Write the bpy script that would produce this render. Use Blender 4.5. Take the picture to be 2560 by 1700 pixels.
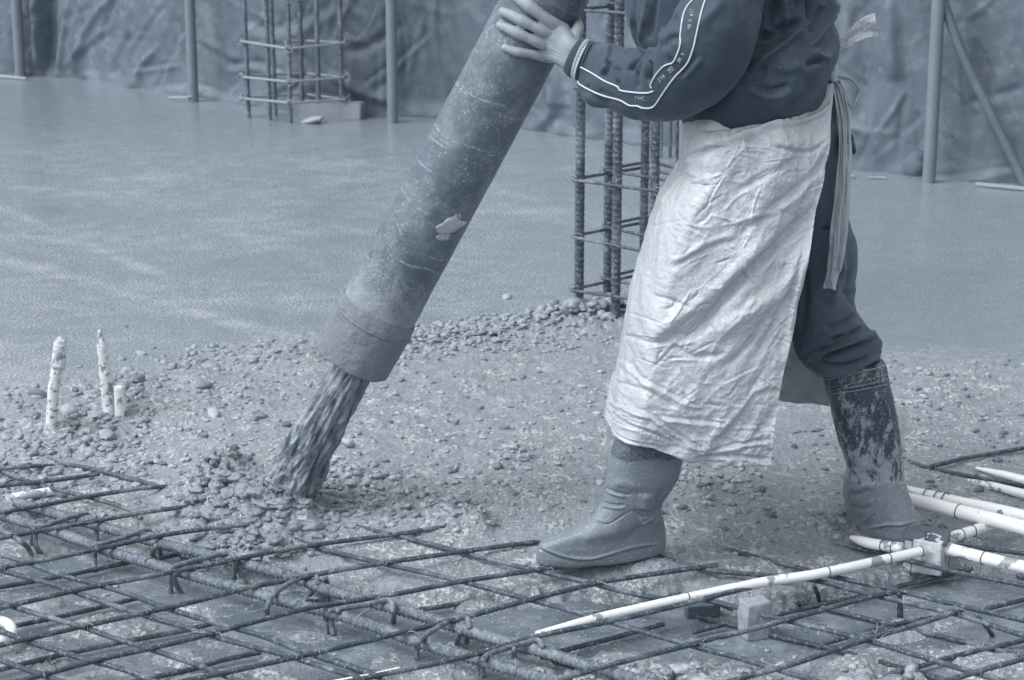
import bpy, bmesh, math, random
import numpy as np
from mathutils import Vector, Matrix
from mathutils.bvhtree import BVHTree
random.seed(7)
RNG = np.random.default_rng(11)
for o in list(bpy.data.objects):
    bpy.data.objects.remove(o)
SC = bpy.context.scene
COL = SC.collection

# ------------------------------------------------------------------ camera
F_PX = 5000.0                      # focal length in pixels of a 2560 px wide frame
PITCH = math.atan(1290 / F_PX)
CAM_H = 1.6
cam_data = bpy.data.cameras.new('camera')
cam = bpy.data.objects.new('camera', cam_data)
COL.objects.link(cam)
cam.location = (0, 0, CAM_H)
cam.rotation_euler = (math.pi / 2 - PITCH, 0, 0)
cam_data.sensor_width = 36
cam_data.lens = 36 * F_PX / 2560
cam_data.clip_end = 500
cam_data.dof.use_dof = True
cam_data.dof.focus_distance = 4.45
cam_data.dof.aperture_fstop = 9.0
SC.camera = cam

# ------------------------------------------------------------------ world, sun, exposure
SUN_DIR = Vector((-0.72, -0.34, 1.0)).normalized()      # towards the sun
elev = math.asin(SUN_DIR.z)
azim = math.atan2(SUN_DIR.x, SUN_DIR.y)
world = bpy.data.worlds.new('World')
SC.world = world
world.use_nodes = True
wn = world.node_tree
wn.nodes.clear()
wo = wn.nodes.new('ShaderNodeOutputWorld')
bg = wn.nodes.new('ShaderNodeBackground')
sky = wn.nodes.new('ShaderNodeTexSky')
sky.sky_type = 'NISHITA'
sky.sun_disc = False
sky.sun_elevation = elev
sky.sun_rotation = azim
sky.air_density = 1.0
sky.dust_density = 3.0
sky.ozone_density = 1.0
hs = wn.nodes.new('ShaderNodeHueSaturation')           # overcast: most of the blue is gone
hs.inputs['Saturation'].default_value = 0.06
wn.links.new(sky.outputs[0], hs.inputs['Color'])
wn.links.new(hs.outputs[0], bg.inputs['Color'])
bg.inputs['Strength'].default_value = 0.15
wn.links.new(bg.outputs[0], wo.inputs[0])
sun_data = bpy.data.lights.new('sun', 'SUN')
sun_data.energy = 1.1
sun_data.angle = math.radians(34)
sun_data.color = (1.0, 0.975, 0.94)
sun = bpy.data.objects.new('sun', sun_data)
COL.objects.link(sun)
sun.location = (-3, -2, 8)
sun.rotation_euler = SUN_DIR.to_track_quat('Z', 'Y').to_euler()
SC.view_settings.view_transform = 'Standard'
SC.view_settings.look = 'None'
SC.view_settings.gamma = 1
SC.view_settings.exposure = 0.62
SC.view_settings.use_curve_mapping = False

# ------------------------------------------------------------------ pixel <-> place helpers
CT, ST = math.cos(PITCH), math.sin(PITCH)
CAM = np.array([0, 0, CAM_H])
FWD = np.array([0, CT, -ST]); UPV = np.array([0, ST, CT]); RGT = np.array([1.0, 0, 0])

def ray(px, py):
    px = np.asarray(px, float)[..., None]; py = np.asarray(py, float)[..., None]
    return FWD + RGT * (px - 1280) / F_PX - UPV * (py - 850) / F_PX

def G(px, py, z=0.0):              # point of the plane Z = z seen at a pixel
    r = ray(px, py)
    t = (z - CAM_H) / r[..., 2:3]
    return CAM + r * t

def D(px, py, Y):                  # point of the plane Y seen at a pixel
    r = ray(px, py)
    t = np.asarray(Y, float)[..., None] / r[..., 1:2]
    return CAM + r * t

def proj(P):
    d = P - CAM
    w = d @ FWD
    return 1280 + F_PX * (d @ RGT) / w, 850 - F_PX * (d @ UPV) / w

# ------------------------------------------------------------------ noise
_perm = RNG.permutation(256).astype(np.int64)
_perm = np.concatenate([_perm, _perm, _perm])
_grad = RNG.normal(size=(256, 3)); _grad /= np.linalg.norm(_grad, axis=1)[:, None]

def noise(x, y, z=0.0):
    x, y, z = np.broadcast_arrays(np.asarray(x, float), np.asarray(y, float), np.asarray(z, float))
    xi = np.floor(x).astype(np.int64); yi = np.floor(y).astype(np.int64); zi = np.floor(z).astype(np.int64)
    xf = x - xi; yf = y - yi; zf = z - zi
    u = xf * xf * xf * (xf * (xf * 6 - 15) + 10)
    v = yf * yf * yf * (yf * (yf * 6 - 15) + 10)
    w = zf * zf * zf * (zf * (zf * 6 - 15) + 10)
    xi &= 255; yi &= 255; zi &= 255
    def g(dx, dy, dz):
        h = _perm[(_perm[(_perm[(xi + dx) & 255] + yi + dy) & 255] + zi + dz) & 255]
        gr = _grad[h]
        return gr[..., 0] * (xf - dx) + gr[..., 1] * (yf - dy) + gr[..., 2] * (zf - dz)
    x00 = g(0,0,0) * (1-u) + g(1,0,0) * u
    x10 = g(0,1,0) * (1-u) + g(1,1,0) * u
    x01 = g(0,0,1) * (1-u) + g(1,0,1) * u
    x11 = g(0,1,1) * (1-u) + g(1,1,1) * u
    return ((x00 * (1-v) + x10 * v) * (1-w) + (x01 * (1-v) + x11 * v) * w) * 1.6

def fbm(x, y, z=0.0, octv=4, gain=0.5):
    a, s, f = 1.0, 0.0, 1.0
    for i in range(octv):
        s = s + a * noise(x * f + i * 17.3, y * f + i * 5.1, np.asarray(z) * f + i * 9.7)
        a *= gain; f *= 2.03
    return s

def ridged(x, y, z=0.0, octv=4, gain=0.5):
    a, s, f = 1.0, 0.0, 1.0
    for i in range(octv):
        s = s + a * (1 - 2.2 * np.abs(noise(x * f + i * 7.7, y * f + i * 3.3, np.asarray(z) * f + i * 4.1)))
        a *= gain; f *= 2.1
    return s

def sstep(a, b, x):
    t = np.clip((x - a) / (b - a), 0, 1)
    return t * t * (3 - 2 * t)

def crom(P, n):
    """Catmull-Rom through rows of P, n samples in all"""
    P = np.asarray(P, float)
    m = len(P)
    t = np.linspace(0, m - 1 - 1e-9, n)
    i = np.floor(t).astype(int); f = (t - i)[:, None]
    p0 = P[np.clip(i - 1, 0, m - 1)]; p1 = P[i]; p2 = P[np.clip(i + 1, 0, m - 1)]; p3 = P[np.clip(i + 2, 0, m - 1)]
    return 0.5 * (2*p1 + (-p0+p2)*f + (2*p0-5*p1+4*p2-p3)*f**2 + (-p0+3*p1-3*p2+p3)*f**3)

def resample(P, step):
    P = np.asarray(P, float)
    seg = np.linalg.norm(np.diff(P, axis=0), axis=1)
    s = np.concatenate([[0], np.cumsum(seg)])
    n = max(3, int(s[-1] / step) + 1)
    t = np.linspace(0, s[-1], n)
    return np.stack([np.interp(t, s, P[:, k]) for k in range(P.shape[1])], 1), t

def strokes(px, py, lst):
    """sum of fold strokes drawn in pixel coordinates, in metres.
       each: (points, half width px, amplitude m, kind)  kind g = ridge, s = one-sided step fold"""
    out = np.zeros_like(px)
    for pts, w, amp, kind in lst:
        pts = np.asarray(pts, float)
        if len(pts) > 2:
            pts = crom(pts, len(pts) * 5)
        seg = np.linalg.norm(np.diff(pts, axis=0), axis=1); L = seg.sum(); acc = 0
        pad = w * 3.2
        msk = (px > pts[:, 0].min() - pad) & (px < pts[:, 0].max() + pad) & (py > pts[:, 1].min() - pad) & (py < pts[:, 1].max() + pad)
        if not msk.any(): continue
        if px.ndim > 1 or True:
            fx_, fy_ = px, py
            px, py = fx_[msk], fy_[msk]
        best = np.full(px.shape, 1e9); sgn = np.zeros(px.shape); tt = np.zeros(px.shape)
        for k in range(len(pts) - 1):
            a = pts[k]; b = pts[k + 1]; d = b - a; l2 = (d @ d) + 1e-9
            u = np.clip(((px - a[0]) * d[0] + (py - a[1]) * d[1]) / l2, 0, 1)
            ex = px - a[0] - u * d[0]; ey = py - a[1] - u * d[1]
            q = ex * ex + ey * ey
            m = q < best
            best = np.where(m, q, best)
            sgn = np.where(m, np.sign(d[0] * ey - d[1] * ex), sgn)
            tt = np.where(m, (acc + u * seg[k]) / L, tt)
            acc += seg[k]
        dist = np.sqrt(best)
        tap = np.clip(4 * tt * (1 - tt) * 1.6, 0.0, 1.0) ** 0.7
        if kind == 'g':
            out[msk] += amp * tap * np.exp(-(dist / w) ** 2)
        else:
            sd = dist * sgn / w
            out[msk] += amp * tap * sd * np.exp(-sd * sd * 0.7)
        px, py = fx_, fy_
    return out

# ------------------------------------------------------------------ mesh helpers
def raw_mesh(name, V, Q=None, T=None, smooth=True):
    me = bpy.data.meshes.new(name)
    V = np.asarray(V, np.float32).reshape(-1, 3)
    me.vertices.add(len(V)); me.vertices.foreach_set('co', V.ravel())
    li, ls = [], []
    start = 0
    for arr, k in ((Q, 4), (T, 3)):
        if arr is None or len(arr) == 0: continue
        arr = np.asarray(arr, np.int32).reshape(-1, k)
        li.append(arr.ravel()); ls.append(start + np.arange(len(arr)) * k); start += arr.size
    li = np.concatenate(li); ls = np.concatenate(ls)
    me.loops.add(len(li)); me.loops.foreach_set('vertex_index', li.astype(np.int32))
    me.polygons.add(len(ls)); me.polygons.foreach_set('loop_start', ls.astype(np.int32))
    try:
        tot = np.diff(np.append(ls, len(li))).astype(np.int32)
        me.polygons.foreach_set('loop_total', tot)
    except Exception: pass
    me.update(calc_edges=True); me.validate()
    me.polygons.foreach_set('use_smooth', np.full(len(me.polygons), smooth))
    return me

def grid_faces(nr, nc, wrap=False):
    r = np.arange(nr - 1)[:, None]; c = np.arange(nc if wrap else nc - 1)[None, :]
    c2 = (c + 1) % nc
    return np.stack([r * nc + c, r * nc + c2, (r + 1) * nc + c2, (r + 1) * nc + c], -1).reshape(-1, 4)

class Bag:
    """collects quads and triangles into one mesh"""
    def __init__(s): s.V = []; s.Q = []; s.T = []; s.n = 0
    def add(s, V, Q=None, T=None):
        V = np.asarray(V, float).reshape(-1, 3)
        if Q is not None and len(Q): s.Q.append(np.asarray(Q).reshape(-1, 4) + s.n)
        if T is not None and len(T): s.T.append(np.asarray(T).reshape(-1, 3) + s.n)
        s.V.append(V); s.n += len(V)
        return s
    def arrays(s):
        return (np.concatenate(s.V), np.concatenate(s.Q) if s.Q else None, np.concatenate(s.T) if s.T else None)

def rough_box(c, sx, sy, sz, rz=0.0, amp=.003, fr=40, cuts=14, rnd=.12):
    bm = bmesh.new(); bmesh.ops.create_cube(bm, size=1.0)
    bmesh.ops.subdivide_edges(bm, edges=bm.edges[:], cuts=cuts, use_grid_fill=True)
    bm.verts.index_update()
    V = np.array([v.co[:] for v in bm.verts]); Qf = np.array([[v.index for v in f.verts] for f in bm.faces]); bm.free()
    rr = np.linalg.norm(V, axis=1)[:, None]
    V = V * (1 - rnd * np.clip(rr - .6, 0, 1)) * np.array([sx, sy, sz])
    nn = V / np.linalg.norm(V, axis=1)[:, None]; s0 = random.random() * 50
    V = V + nn * (amp * fbm(V[:, 0] * fr + s0, V[:, 1] * fr, V[:, 2] * fr, 4))[:, None]
    ca_, sa_ = math.cos(rz), math.sin(rz)
    V = np.stack([V[:, 0] * ca_ - V[:, 1] * sa_, V[:, 0] * sa_ + V[:, 1] * ca_, V[:, 2]], 1)
    return V + np.asarray(c), Qf, None

def link(name, V, Q, T, mat, parent=None, smooth=True, origin=None):
    V = np.asarray(V, float).reshape(-1, 3)
    if parent is None:
        if origin is None:
            origin = np.array([(V[:, 0].min() + V[:, 0].max()) / 2, (V[:, 1].min() + V[:, 1].max()) / 2, V[:, 2].min()])
        V = V - origin
    me = raw_mesh(name, V, Q, T, smooth)
    if mat: me.materials.append(mat)
    o = bpy.data.objects.new(name, me)
    COL.objects.link(o)
    if parent is None:
        o.location = origin
    else:
        o.parent = parent
        if parent.type == 'EMPTY':
            o.matrix_parent_inverse = Matrix.Translation(parent.location).inverted()
    return o

def bag_link(name, bag, mat, parent=None, smooth=True):
    V, Q, T = bag.arrays()
    return link(name, V, Q, T, mat, parent, smooth)

def thing(name, loc, label, cat, group=None):
    o = bpy.data.objects.new(name, None)
    COL.objects.link(o)
    o.location = [float(v) for v in loc]
    o.empty_display_size = 0.1
    return tag(o, label, cat, group)

def tag(o, label=None, cat=None, group=None, kind=None):
    if label: o['label'] = label
    if cat: o['category'] = cat
    if group: o['group'] = group
    if kind: o['kind'] = kind
    return o

def tube(P, r, nseg=12, step=None, rib=None, cap=True, smooth_path=True, flat=None, bag=None, jitter=0.0):
    """sweep along P. r: number or array. rib=(pitch, height): rolled ribs of a reinforcing bar"""
    P = np.asarray(P, float)
    if smooth_path and len(P) > 2:
        P = crom(P, len(P) * 8)
    if step is None: step = 0.01
    P, s = resample(P, step)
    n = len(P)
    if np.ndim(r) == 0: r = np.full(n, float(r))
    else: r = np.interp(np.linspace(0, 1, n), np.linspace(0, 1, len(r)), r)
    Tn = np.gradient(P, axis=0); Tn /= np.linalg.norm(Tn, axis=1)[:, None] + 1e-12
    ref = np.array([0, 0, 1.0]) if abs(Tn[0][2]) < 0.9 else np.array([0, 1.0, 0])
    N = np.zeros_like(P); v = np.cross(np.cross(Tn[0], ref), Tn[0]); v /= np.linalg.norm(v)
    for i in range(n):
        v = v - Tn[i] * (v @ Tn[i]); v /= np.linalg.norm(v); N[i] = v
    B = np.cross(Tn, N)
    a = np.linspace(0, 2 * math.pi, nseg, endpoint=False)
    R = r[:, None] * np.ones(nseg)[None]
    if rib:
        ph = s[:, None] / rib[0] * 2 * math.pi + a[None] * 1.0
        R = R + rib[1] * (np.clip(np.sin(ph), 0, 1) ** 1.5) * (0.55 + 0.45 * np.abs(np.cos(a))[None])
    if jitter:
        R = R + jitter * noise(s[:, None] * 40 + P[0, 0] * 10, np.cos(a)[None] * 1.3, np.sin(a)[None] * 1.3)
    ca, sa = np.cos(a), np.sin(a)
    fx = 1.0 if flat is None else flat
    V = P[:, None] + R[..., None] * (N[:, None] * ca[None, :, None] * fx + B[:, None] * sa[None, :, None])
    V = V.reshape(-1, 3); Q = grid_faces(n, nseg, True); T = None
    if cap:
        V = np.vstack([V, P[0] - Tn[0] * r[0] * 0.15, P[-1] + Tn[-1] * r[-1] * 0.15])
        k = np.arange(nseg); k2 = (k + 1) % nseg; c0 = n * nseg
        T = np.concatenate([np.stack([k2, k, np.full(nseg, c0)], 1), np.stack([(n-1)*nseg + k, (n-1)*nseg + k2, np.full(nseg, c0 + 1)], 1)])
    if bag is not None:
        bag.add(V, Q, T); return bag
    return V, Q, T

def tube_obj(name, P, r, mat, parent=None, **kw):
    V, Q, T = tube(P, r, **kw)
    return link(name, V, Q, T, mat, parent)

def box(c, sx, sy, sz, rz=0.0, bev=0.004, tilt=(0, 0)):
    bm = bmesh.new()
    bmesh.ops.create_cube(bm, size=1.0)
    for v in bm.verts: v.co = Vector((v.co.x * sx, v.co.y * sy, v.co.z * sz))
    if bev: bmesh.ops.bevel(bm, geom=bm.edges[:] , offset=bev, segments=2, affect='EDGES')
    M = Matrix.Translation(Vector([float(x) for x in c])) @ Matrix.Rotation(rz, 4, 'Z') @ Matrix.Rotation(tilt[0], 4, 'X') @ Matrix.Rotation(tilt[1], 4, 'Y')
    bmesh.ops.transform(bm, matrix=M, verts=bm.verts)
    bmesh.ops.triangulate(bm, faces=bm.faces)
    bm.verts.ensure_lookup_table()
    V = [tuple(v.co) for v in bm.verts]; T = [[v.index for v in f.verts] for f in bm.faces]
    bm.free()
    return np.array(V), None, np.array(T)

# ------------------------------------------------------------------ materials
_L = [0.0, 0.02, 0.06, 0.1, 0.2, 0.3, 0.5, 0.8, 1.0]
_C = np.array([(.004,.008,.015), (.011,.019,.034), (.037,.057,.088), (.067,.096,.132), (.157,.196,.241), (.257,.301,.350), (.445,.502,.558), (.770,.806,.842), (.95,.99,1.0)])
def duo(L):
    return tuple(float(np.interp(L, _L, _C[:, k])) for k in range(3)) + (1.0,)

class Mat:
    def __init__(s, name, rough=0.6, spec=0.5):
        s.m = bpy.data.materials.new(name); s.m.use_nodes = True
        s.t = s.m.node_tree; s.b = s.t.nodes['Principled BSDF']
        s.b.inputs['Roughness'].default_value = rough
        s.b.inputs['Specular IOR Level'].default_value = spec
        s.tc = s.t.nodes.new('ShaderNodeTexCoord').outputs['Object']
    def n(s, t, **kw):
        nd = s.t.nodes.new(t)
        for k, v in kw.items(): setattr(nd, k, v)
        return nd
    def put(s, sock, v):
        if isinstance(v, bpy.types.NodeSocket): s.t.links.new(v, sock)
        else: sock.default_value = v
    def mapping(s, scale=(1, 1, 1), rot=(0, 0, 0), src=None):
        nd = s.n('ShaderNodeMapping'); nd.inputs['Scale'].default_value = scale; nd.inputs['Rotation'].default_value = rot
        s.put(nd.inputs['Vector'], src or s.tc); return nd.outputs[0]
    def noise(s, scale, detail=3, rough=0.5, vec=None, dist=0.0):
        nd = s.n('ShaderNodeTexNoise'); nd.inputs['Scale'].default_value = scale; nd.inputs['Detail'].default_value = detail
        nd.inputs['Roughness'].default_value = rough; nd.inputs['Distortion'].default_value = dist
        s.put(nd.inputs['Vector'], vec or s.tc); return nd.outputs['Fac']
    def voro(s, scale, vec=None, feat='F1', rnd=1.0, out='Distance'):
        nd = s.n('ShaderNodeTexVoronoi', feature=feat); nd.inputs['Scale'].default_value = scale; nd.inputs['Randomness'].default_value = rnd
        s.put(nd.inputs['Vector'], vec or s.tc); return nd.outputs[out]
    def ramp(s, fac, a, b, lo=0.0, hi=1.0):
        nd = s.n('ShaderNodeMapRange', interpolation_type='SMOOTHSTEP')
        s.put(nd.inputs['Value'], fac); nd.inputs['From Min'].default_value = a; nd.inputs['From Max'].default_value = b
        nd.inputs['To Min'].default_value = lo; nd.inputs['To Max'].default_value = hi; return nd.outputs[0]
    def math(s, op, a, b=0.0, clamp=False):
        nd = s.n('ShaderNodeMath', operation=op); nd.use_clamp = clamp
        s.put(nd.inputs[0], a); s.put(nd.inputs[1], b); return nd.outputs[0]
    def mix(s, fac, a, b):
        nd = s.n('ShaderNodeMix', data_type='RGBA')
        s.put(nd.inputs[0], fac)
        for k, v in ((6, a), (7, b)):
            s.put(nd.inputs[k], duo(v) if isinstance(v, (int, float)) else v)
        return nd.outputs[2]
    def mixf(s, fac, a, b):
        nd = s.n('ShaderNodeMix', data_type='FLOAT')
        s.put(nd.inputs[0], fac); s.put(nd.inputs[2], a); s.put(nd.inputs[3], b); return nd.outputs[0]
    def z(s):
        g = s.n('ShaderNodeNewGeometry'); x = s.n('ShaderNodeSeparateXYZ'); s.put(x.inputs[0], g.outputs['Position']); return x.outputs[2]
    def attr(s, name):
        nd = s.n('ShaderNodeAttribute'); nd.attribute_name = name; return nd.outputs['Fac']
    def island(s):
        return s.n('ShaderNodeNewGeometry').outputs['Random Per Island']
    def bump(s, h, dist=0.01, strength=1.0, prev=None):
        nd = s.n('ShaderNodeBump'); nd.inputs['Distance'].default_value = dist; nd.inputs['Strength'].default_value = strength
        s.put(nd.inputs['Height'], h)
        if prev: s.put(nd.inputs['Normal'], prev)
        s.put(s.b.inputs['Normal'], nd.outputs[0]); return nd.outputs[0]
    def color(s, c): s.put(s.b.inputs['Base Color'], duo(c) if isinstance(c, (int, float)) else c)
    def rough(s, r): s.put(s.b.inputs['Roughness'], r)

# fresh concrete: smooth wet sheet, foam and bubbles in drifts, lumps where the attribute is high
def m_concrete():
    m = Mat('wet_concrete', spec=0.5)
    zone = m.attr('lumpy'); foam = m.attr('foam')
    base = m.mix(m.noise(1.3, 4, 0.6), 0.20, 0.255)
    base = m.mix(m.ramp(m.noise(9, 4, 0.6), 0.35, 0.7), base, 0.25)
    n1 = m.noise(115, 2, 0.6); n2 = m.noise(260, 2, 0.5)
    sp = m.math('ADD', m.math('MULTIPLY', n1, 0.55), m.math('MULTIPLY', n2, 0.45))
    th = m.math('SUBTRACT', 0.622, m.math('MULTIPLY', foam, 0.13))
    spk = m.math('MULTIPLY', m.math('SUBTRACT', sp, th), 22.0, True)
    spk = m.math('MULTIPLY', spk, m.ramp(foam, 0.0, 0.25))
    col = m.mix(m.math('MULTIPLY', spk, 0.85), base, 0.54)
    dry = m.ramp(m.noise(26, 5, 0.65), 0.42, 0.62)
    rough_col = m.mix(dry, 0.285, 0.335)
    ex = m.math('ADD', m.noise(95, 4, 0.62), m.math('MULTIPLY', m.math('SUBTRACT', m.noise(13, 4, 0.6), 0.5), 0.55))
    crumb = m.math('MULTIPLY', m.math('SUBTRACT', ex, 0.50), 12.0, True)
    rough_col = m.mix(crumb, rough_col, m.mix(m.noise(40), 0.48, 0.62))
    rough_col = m.mix(m.ramp(m.noise(62, 4, 0.75), 0.385, 0.32), rough_col, 0.15)  # sparse dark pits: shadow between crumbs painted into the colour
    col = m.mix(m.math('MULTIPLY', zone, 0.85), col, rough_col)
    m.color(col)
    r = m.mixf(spk, 0.20, 0.6)
    r = m.mixf(zone, r, m.mixf(dry, 0.32, 0.55))
    m.rough(r)
    b1 = m.bump(m.noise(22, 3, 0.5), 0.003, 0.25)
    h = m.math('MULTIPLY', m.math('ADD', m.math('MULTIPLY', m.noise(120, 5, 0.65), 0.6), m.math('MULTIPLY', crumb, 0.45)), m.math('ADD', 0.04, m.math('MULTIPLY', zone, 1.0)))
    b2 = m.bump(h, 0.008, 0.9, b1)
    m.bump(spk, 0.0012, 0.5, b2)
    return m.m

def m_stone(name='concrete_coated_stone', lo=0.17, hi=0.36):
    m = Mat(name, 0.5)
    c = m.mix(m.island(), lo, hi)
    c = m.mix(m.ramp(m.noise(110, 4, 0.6), 0.45, 0.65), c, hi * 1.1)
    m.color(c); m.rough(m.mixf(m.island(), 0.35, 0.6))
    m.bump(m.noise(160, 5, 0.65), 0.003, 0.8)
    return m.m

def m_rebar(name, base=0.055, splat=0.5, cover=0.47):
    m = Mat(name, 0.6, 0.35)
    c = m.mix(m.noise(60, 4, 0.6), base * 0.65, base * 1.8)
    s1 = m.ramp(m.noise(85, 3, 0.7), 0.66 - cover * 0.2, 0.72 - cover * 0.2)
    s2 = m.ramp(m.noise(9, 3, 0.6), 0.50, 0.66)
    sp = m.math('ADD', m.math('MULTIPLY', s1, 0.6), m.math('MULTIPLY', s2, 0.55), True)
    c = m.mix(sp, c, m.mix(m.noise(40), 0.2, 0.34))
    fl = m.ramp(m.noise(210, 2, 0.5), 0.655, 0.68)
    c = m.mix(m.math('MULTIPLY', fl, splat), c, 0.5)
    m.color(c); m.rough(m.mixf(sp, 0.5, 0.75))
    m.bump(m.noise(260, 4, 0.7), 0.0022, 0.9)
    return m.m

def m_deck():
    m = Mat('wet_formwork', spec=0.5)
    c = m.mix(m.noise(3.0, 5, 0.6), 0.12, 0.20)
    c = m.mix(m.ramp(m.noise(11, 5, 0.65), 0.45, 0.62), c, 0.23)
    g = m.noise(60, 4, 0.6, vec=m.mapping((0.12, 1.6, 1), (0, 0, -0.5)))
    c = m.mix(m.math('MULTIPLY', m.ramp(g, .4, .62), 0.5), c, 0.25)
    c = m.mix(m.math('MULTIPLY', m.ramp(m.noise(28, 5, 0.7), .5, .62), 0.6), c, 0.27)
    c = m.mix(m.math('MULTIPLY', m.ramp(m.noise(5, 4, 0.6), .55, .42), 0.5), c, 0.1)
    sp = m.ramp(m.noise(200, 2, 0.5), 0.645, 0.675)
    sp2 = m.ramp(m.noise(75, 2, 0.5), 0.66, 0.69)
    s = m.math('MAXIMUM', sp, sp2)
    c = m.mix(s, c, 0.42)
    m.color(c); m.rough(m.mixf(s, m.ramp(m.noise(7, 4, 0.6), 0.35, 0.65, 0.16, 0.42), 0.7))
    m.bump(m.noise(35, 6, 0.65), 0.006, 0.7)
    return m.m

def m_hose():
    m = Mat('dusty_rubber', spec=0.4)
    tc = m.t.nodes.new('ShaderNodeUVMap'); tc.uv_map = 'along'
    uv = tc.outputs[0]                          # u round the hose, v metres from the mouth
    sep = m.n('ShaderNodeSeparateXYZ'); m.put(sep.inputs[0], uv); v = sep.outputs[1]
    c = m.mix(m.noise(7, 5, 0.65), 0.085, 0.15)
    dust = m.ramp(m.noise(16, 7, 0.75), 0.40, 0.66)
    c = m.mix(m.math('MULTIPLY', dust, 0.8), c, 0.215)
    flecks = m.ramp(m.noise(150, 3, 0.7), 0.585, 0.64)
    where = m.ramp(m.noise(9, 4, 0.6), 0.36, 0.56)
    c = m.mix(m.math('MULTIPLY', m.math('MULTIPLY', flecks, where), 0.55), c, 0.42)
    # thin scratches
    for ang, sc in ((0.9, 26.0), (-0.35, 20.0)):
        w = m.noise(sc, 2, 0.5, vec=m.mapping((0.35, 1, 3.2), (0, ang, 0.3)), dist=0.6)
        l = m.math('ABSOLUTE', m.math('SUBTRACT', w, 0.5))
        ln = m.ramp(l, 0.0, 0.004, 1.0, 0.0)
        c = m.mix(m.math('MULTIPLY', m.math('MULTIPLY', ln, m.ramp(m.noise(11), 0.45, 0.6)), 0.5), c, 0.36)
    for k, (den, off) in enumerate(((7.0, .1), (11.0, .45), (4.0, .7))):      # hoop scratches and drag marks
        f = m.math('FRACT', m.math('ADD', m.math('MULTIPLY', v, den), m.math('ADD', off, m.math('MULTIPLY', m.noise(3.0 + k, 3, 0.5), 0.9))))
        ln = m.ramp(m.math('ABSOLUTE', m.math('SUBTRACT', f, 0.5)), 0.0, 0.0035 * den, 1.0, 0.0)
        brk = m.math('MULTIPLY', m.ramp(m.noise(5.0 + 2 * k, 3, 0.6), 0.50, 0.58), m.ramp(m.noise(120, 2), 0.38, 0.55))
        c = m.mix(m.math('MULTIPLY', m.math('MULTIPLY', ln, brk), 0.6), c, 0.42)
    f = m.math('ABSOLUTE', m.math('SUBTRACT', sep.outputs[0], 0.705))
    c = m.mix(m.math('MULTIPLY', m.math('MULTIPLY', m.ramp(f, 0.001, 0.004, 1.0, 0.0), m.ramp(m.noise(90, 2), 0.45, 0.52)), m.ramp(v, 0.5, 0.8)), c, 0.42)
    crust = m.ramp(m.math('ADD', v, m.math('MULTIPLY', m.math('SUBTRACT', m.noise(22, 5, 0.7), 0.5), 0.34)), 0.27, 0.13)
    c = m.mix(m.math('MULTIPLY', crust, 0.9), c, m.mix(m.noise(34, 4), 0.22, 0.40))
    m.color(c); m.rough(m.mixf(crust, 0.52, 0.85))
    h = m.math('ADD', m.math('MULTIPLY', m.noise(190, 4, 0.7), 0.35), m.math('MULTIPLY', m.math('MULTIPLY', crust, m.noise(70, 5, 0.7)), 1.6))
    m.bump(h, 0.0035, 0.8)
    return m.m

def m_crust():
    m = Mat('cement_crust', 0.75)
    m.color(m.mix(m.noise(30, 5, 0.6), 0.20, 0.32))
    m.bump(m.noise(75, 7, 0.75), 0.010, 1.0)
    return m.m

def m_stream():
    m = Mat('falling_concrete', 0.4)
    tc = m.t.nodes.new('ShaderNodeUVMap'); tc.uv_map = 'along'
    n = m.noise(1.0, 4, 0.6, vec=m.mapping((15, 5.5, 1), src=tc.outputs[0]))
    n2 = m.noise(1.0, 3, 0.5, vec=m.mapping((44, 4.5, 1), src=tc.outputs[0]))
    m.color(m.mix(m.math('ADD', m.math('MULTIPLY', m.ramp(n, 0.38, 0.62), 0.7), m.math('MULTIPLY', m.ramp(n2, 0.4, 0.65), 0.4)), 0.075, 0.34))
    m.bump(m.noise(1.0, 5, 0.65, vec=m.mapping((50, 4, 1), src=tc.outputs[0])), 0.006, 0.6)
    return m.m

def m_cloth(name, lo, hi, weave=900, rough=0.85, sheen=0.2, dusty=0.0, bumpd=0.0012):
    m = Mat(name, rough, 0.3)
    c = m.mix(m.noise(6, 4, 0.6), lo, hi)
    if dusty:
        c = m.mix(m.math('MULTIPLY', m.ramp(m.noise(10, 6, 0.7), 0.5, 0.75), dusty), c, 0.16)
        c = m.mix(m.math('MULTIPLY', m.ramp(m.noise(150, 2, 0.5), 0.72, 0.75), 0.5), c, 0.3)
    m.color(c)
    m.b.inputs['Sheen Weight'].default_value = sheen
    m.b.inputs['Sheen Roughness'].default_value = 0.5
    m.b.inputs['Sheen Tint'].default_value = (.70, .80, .90, 1)
    m.bump(m.noise(weave, 2, 0.6), bumpd, 0.5)
    return m.m

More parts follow.
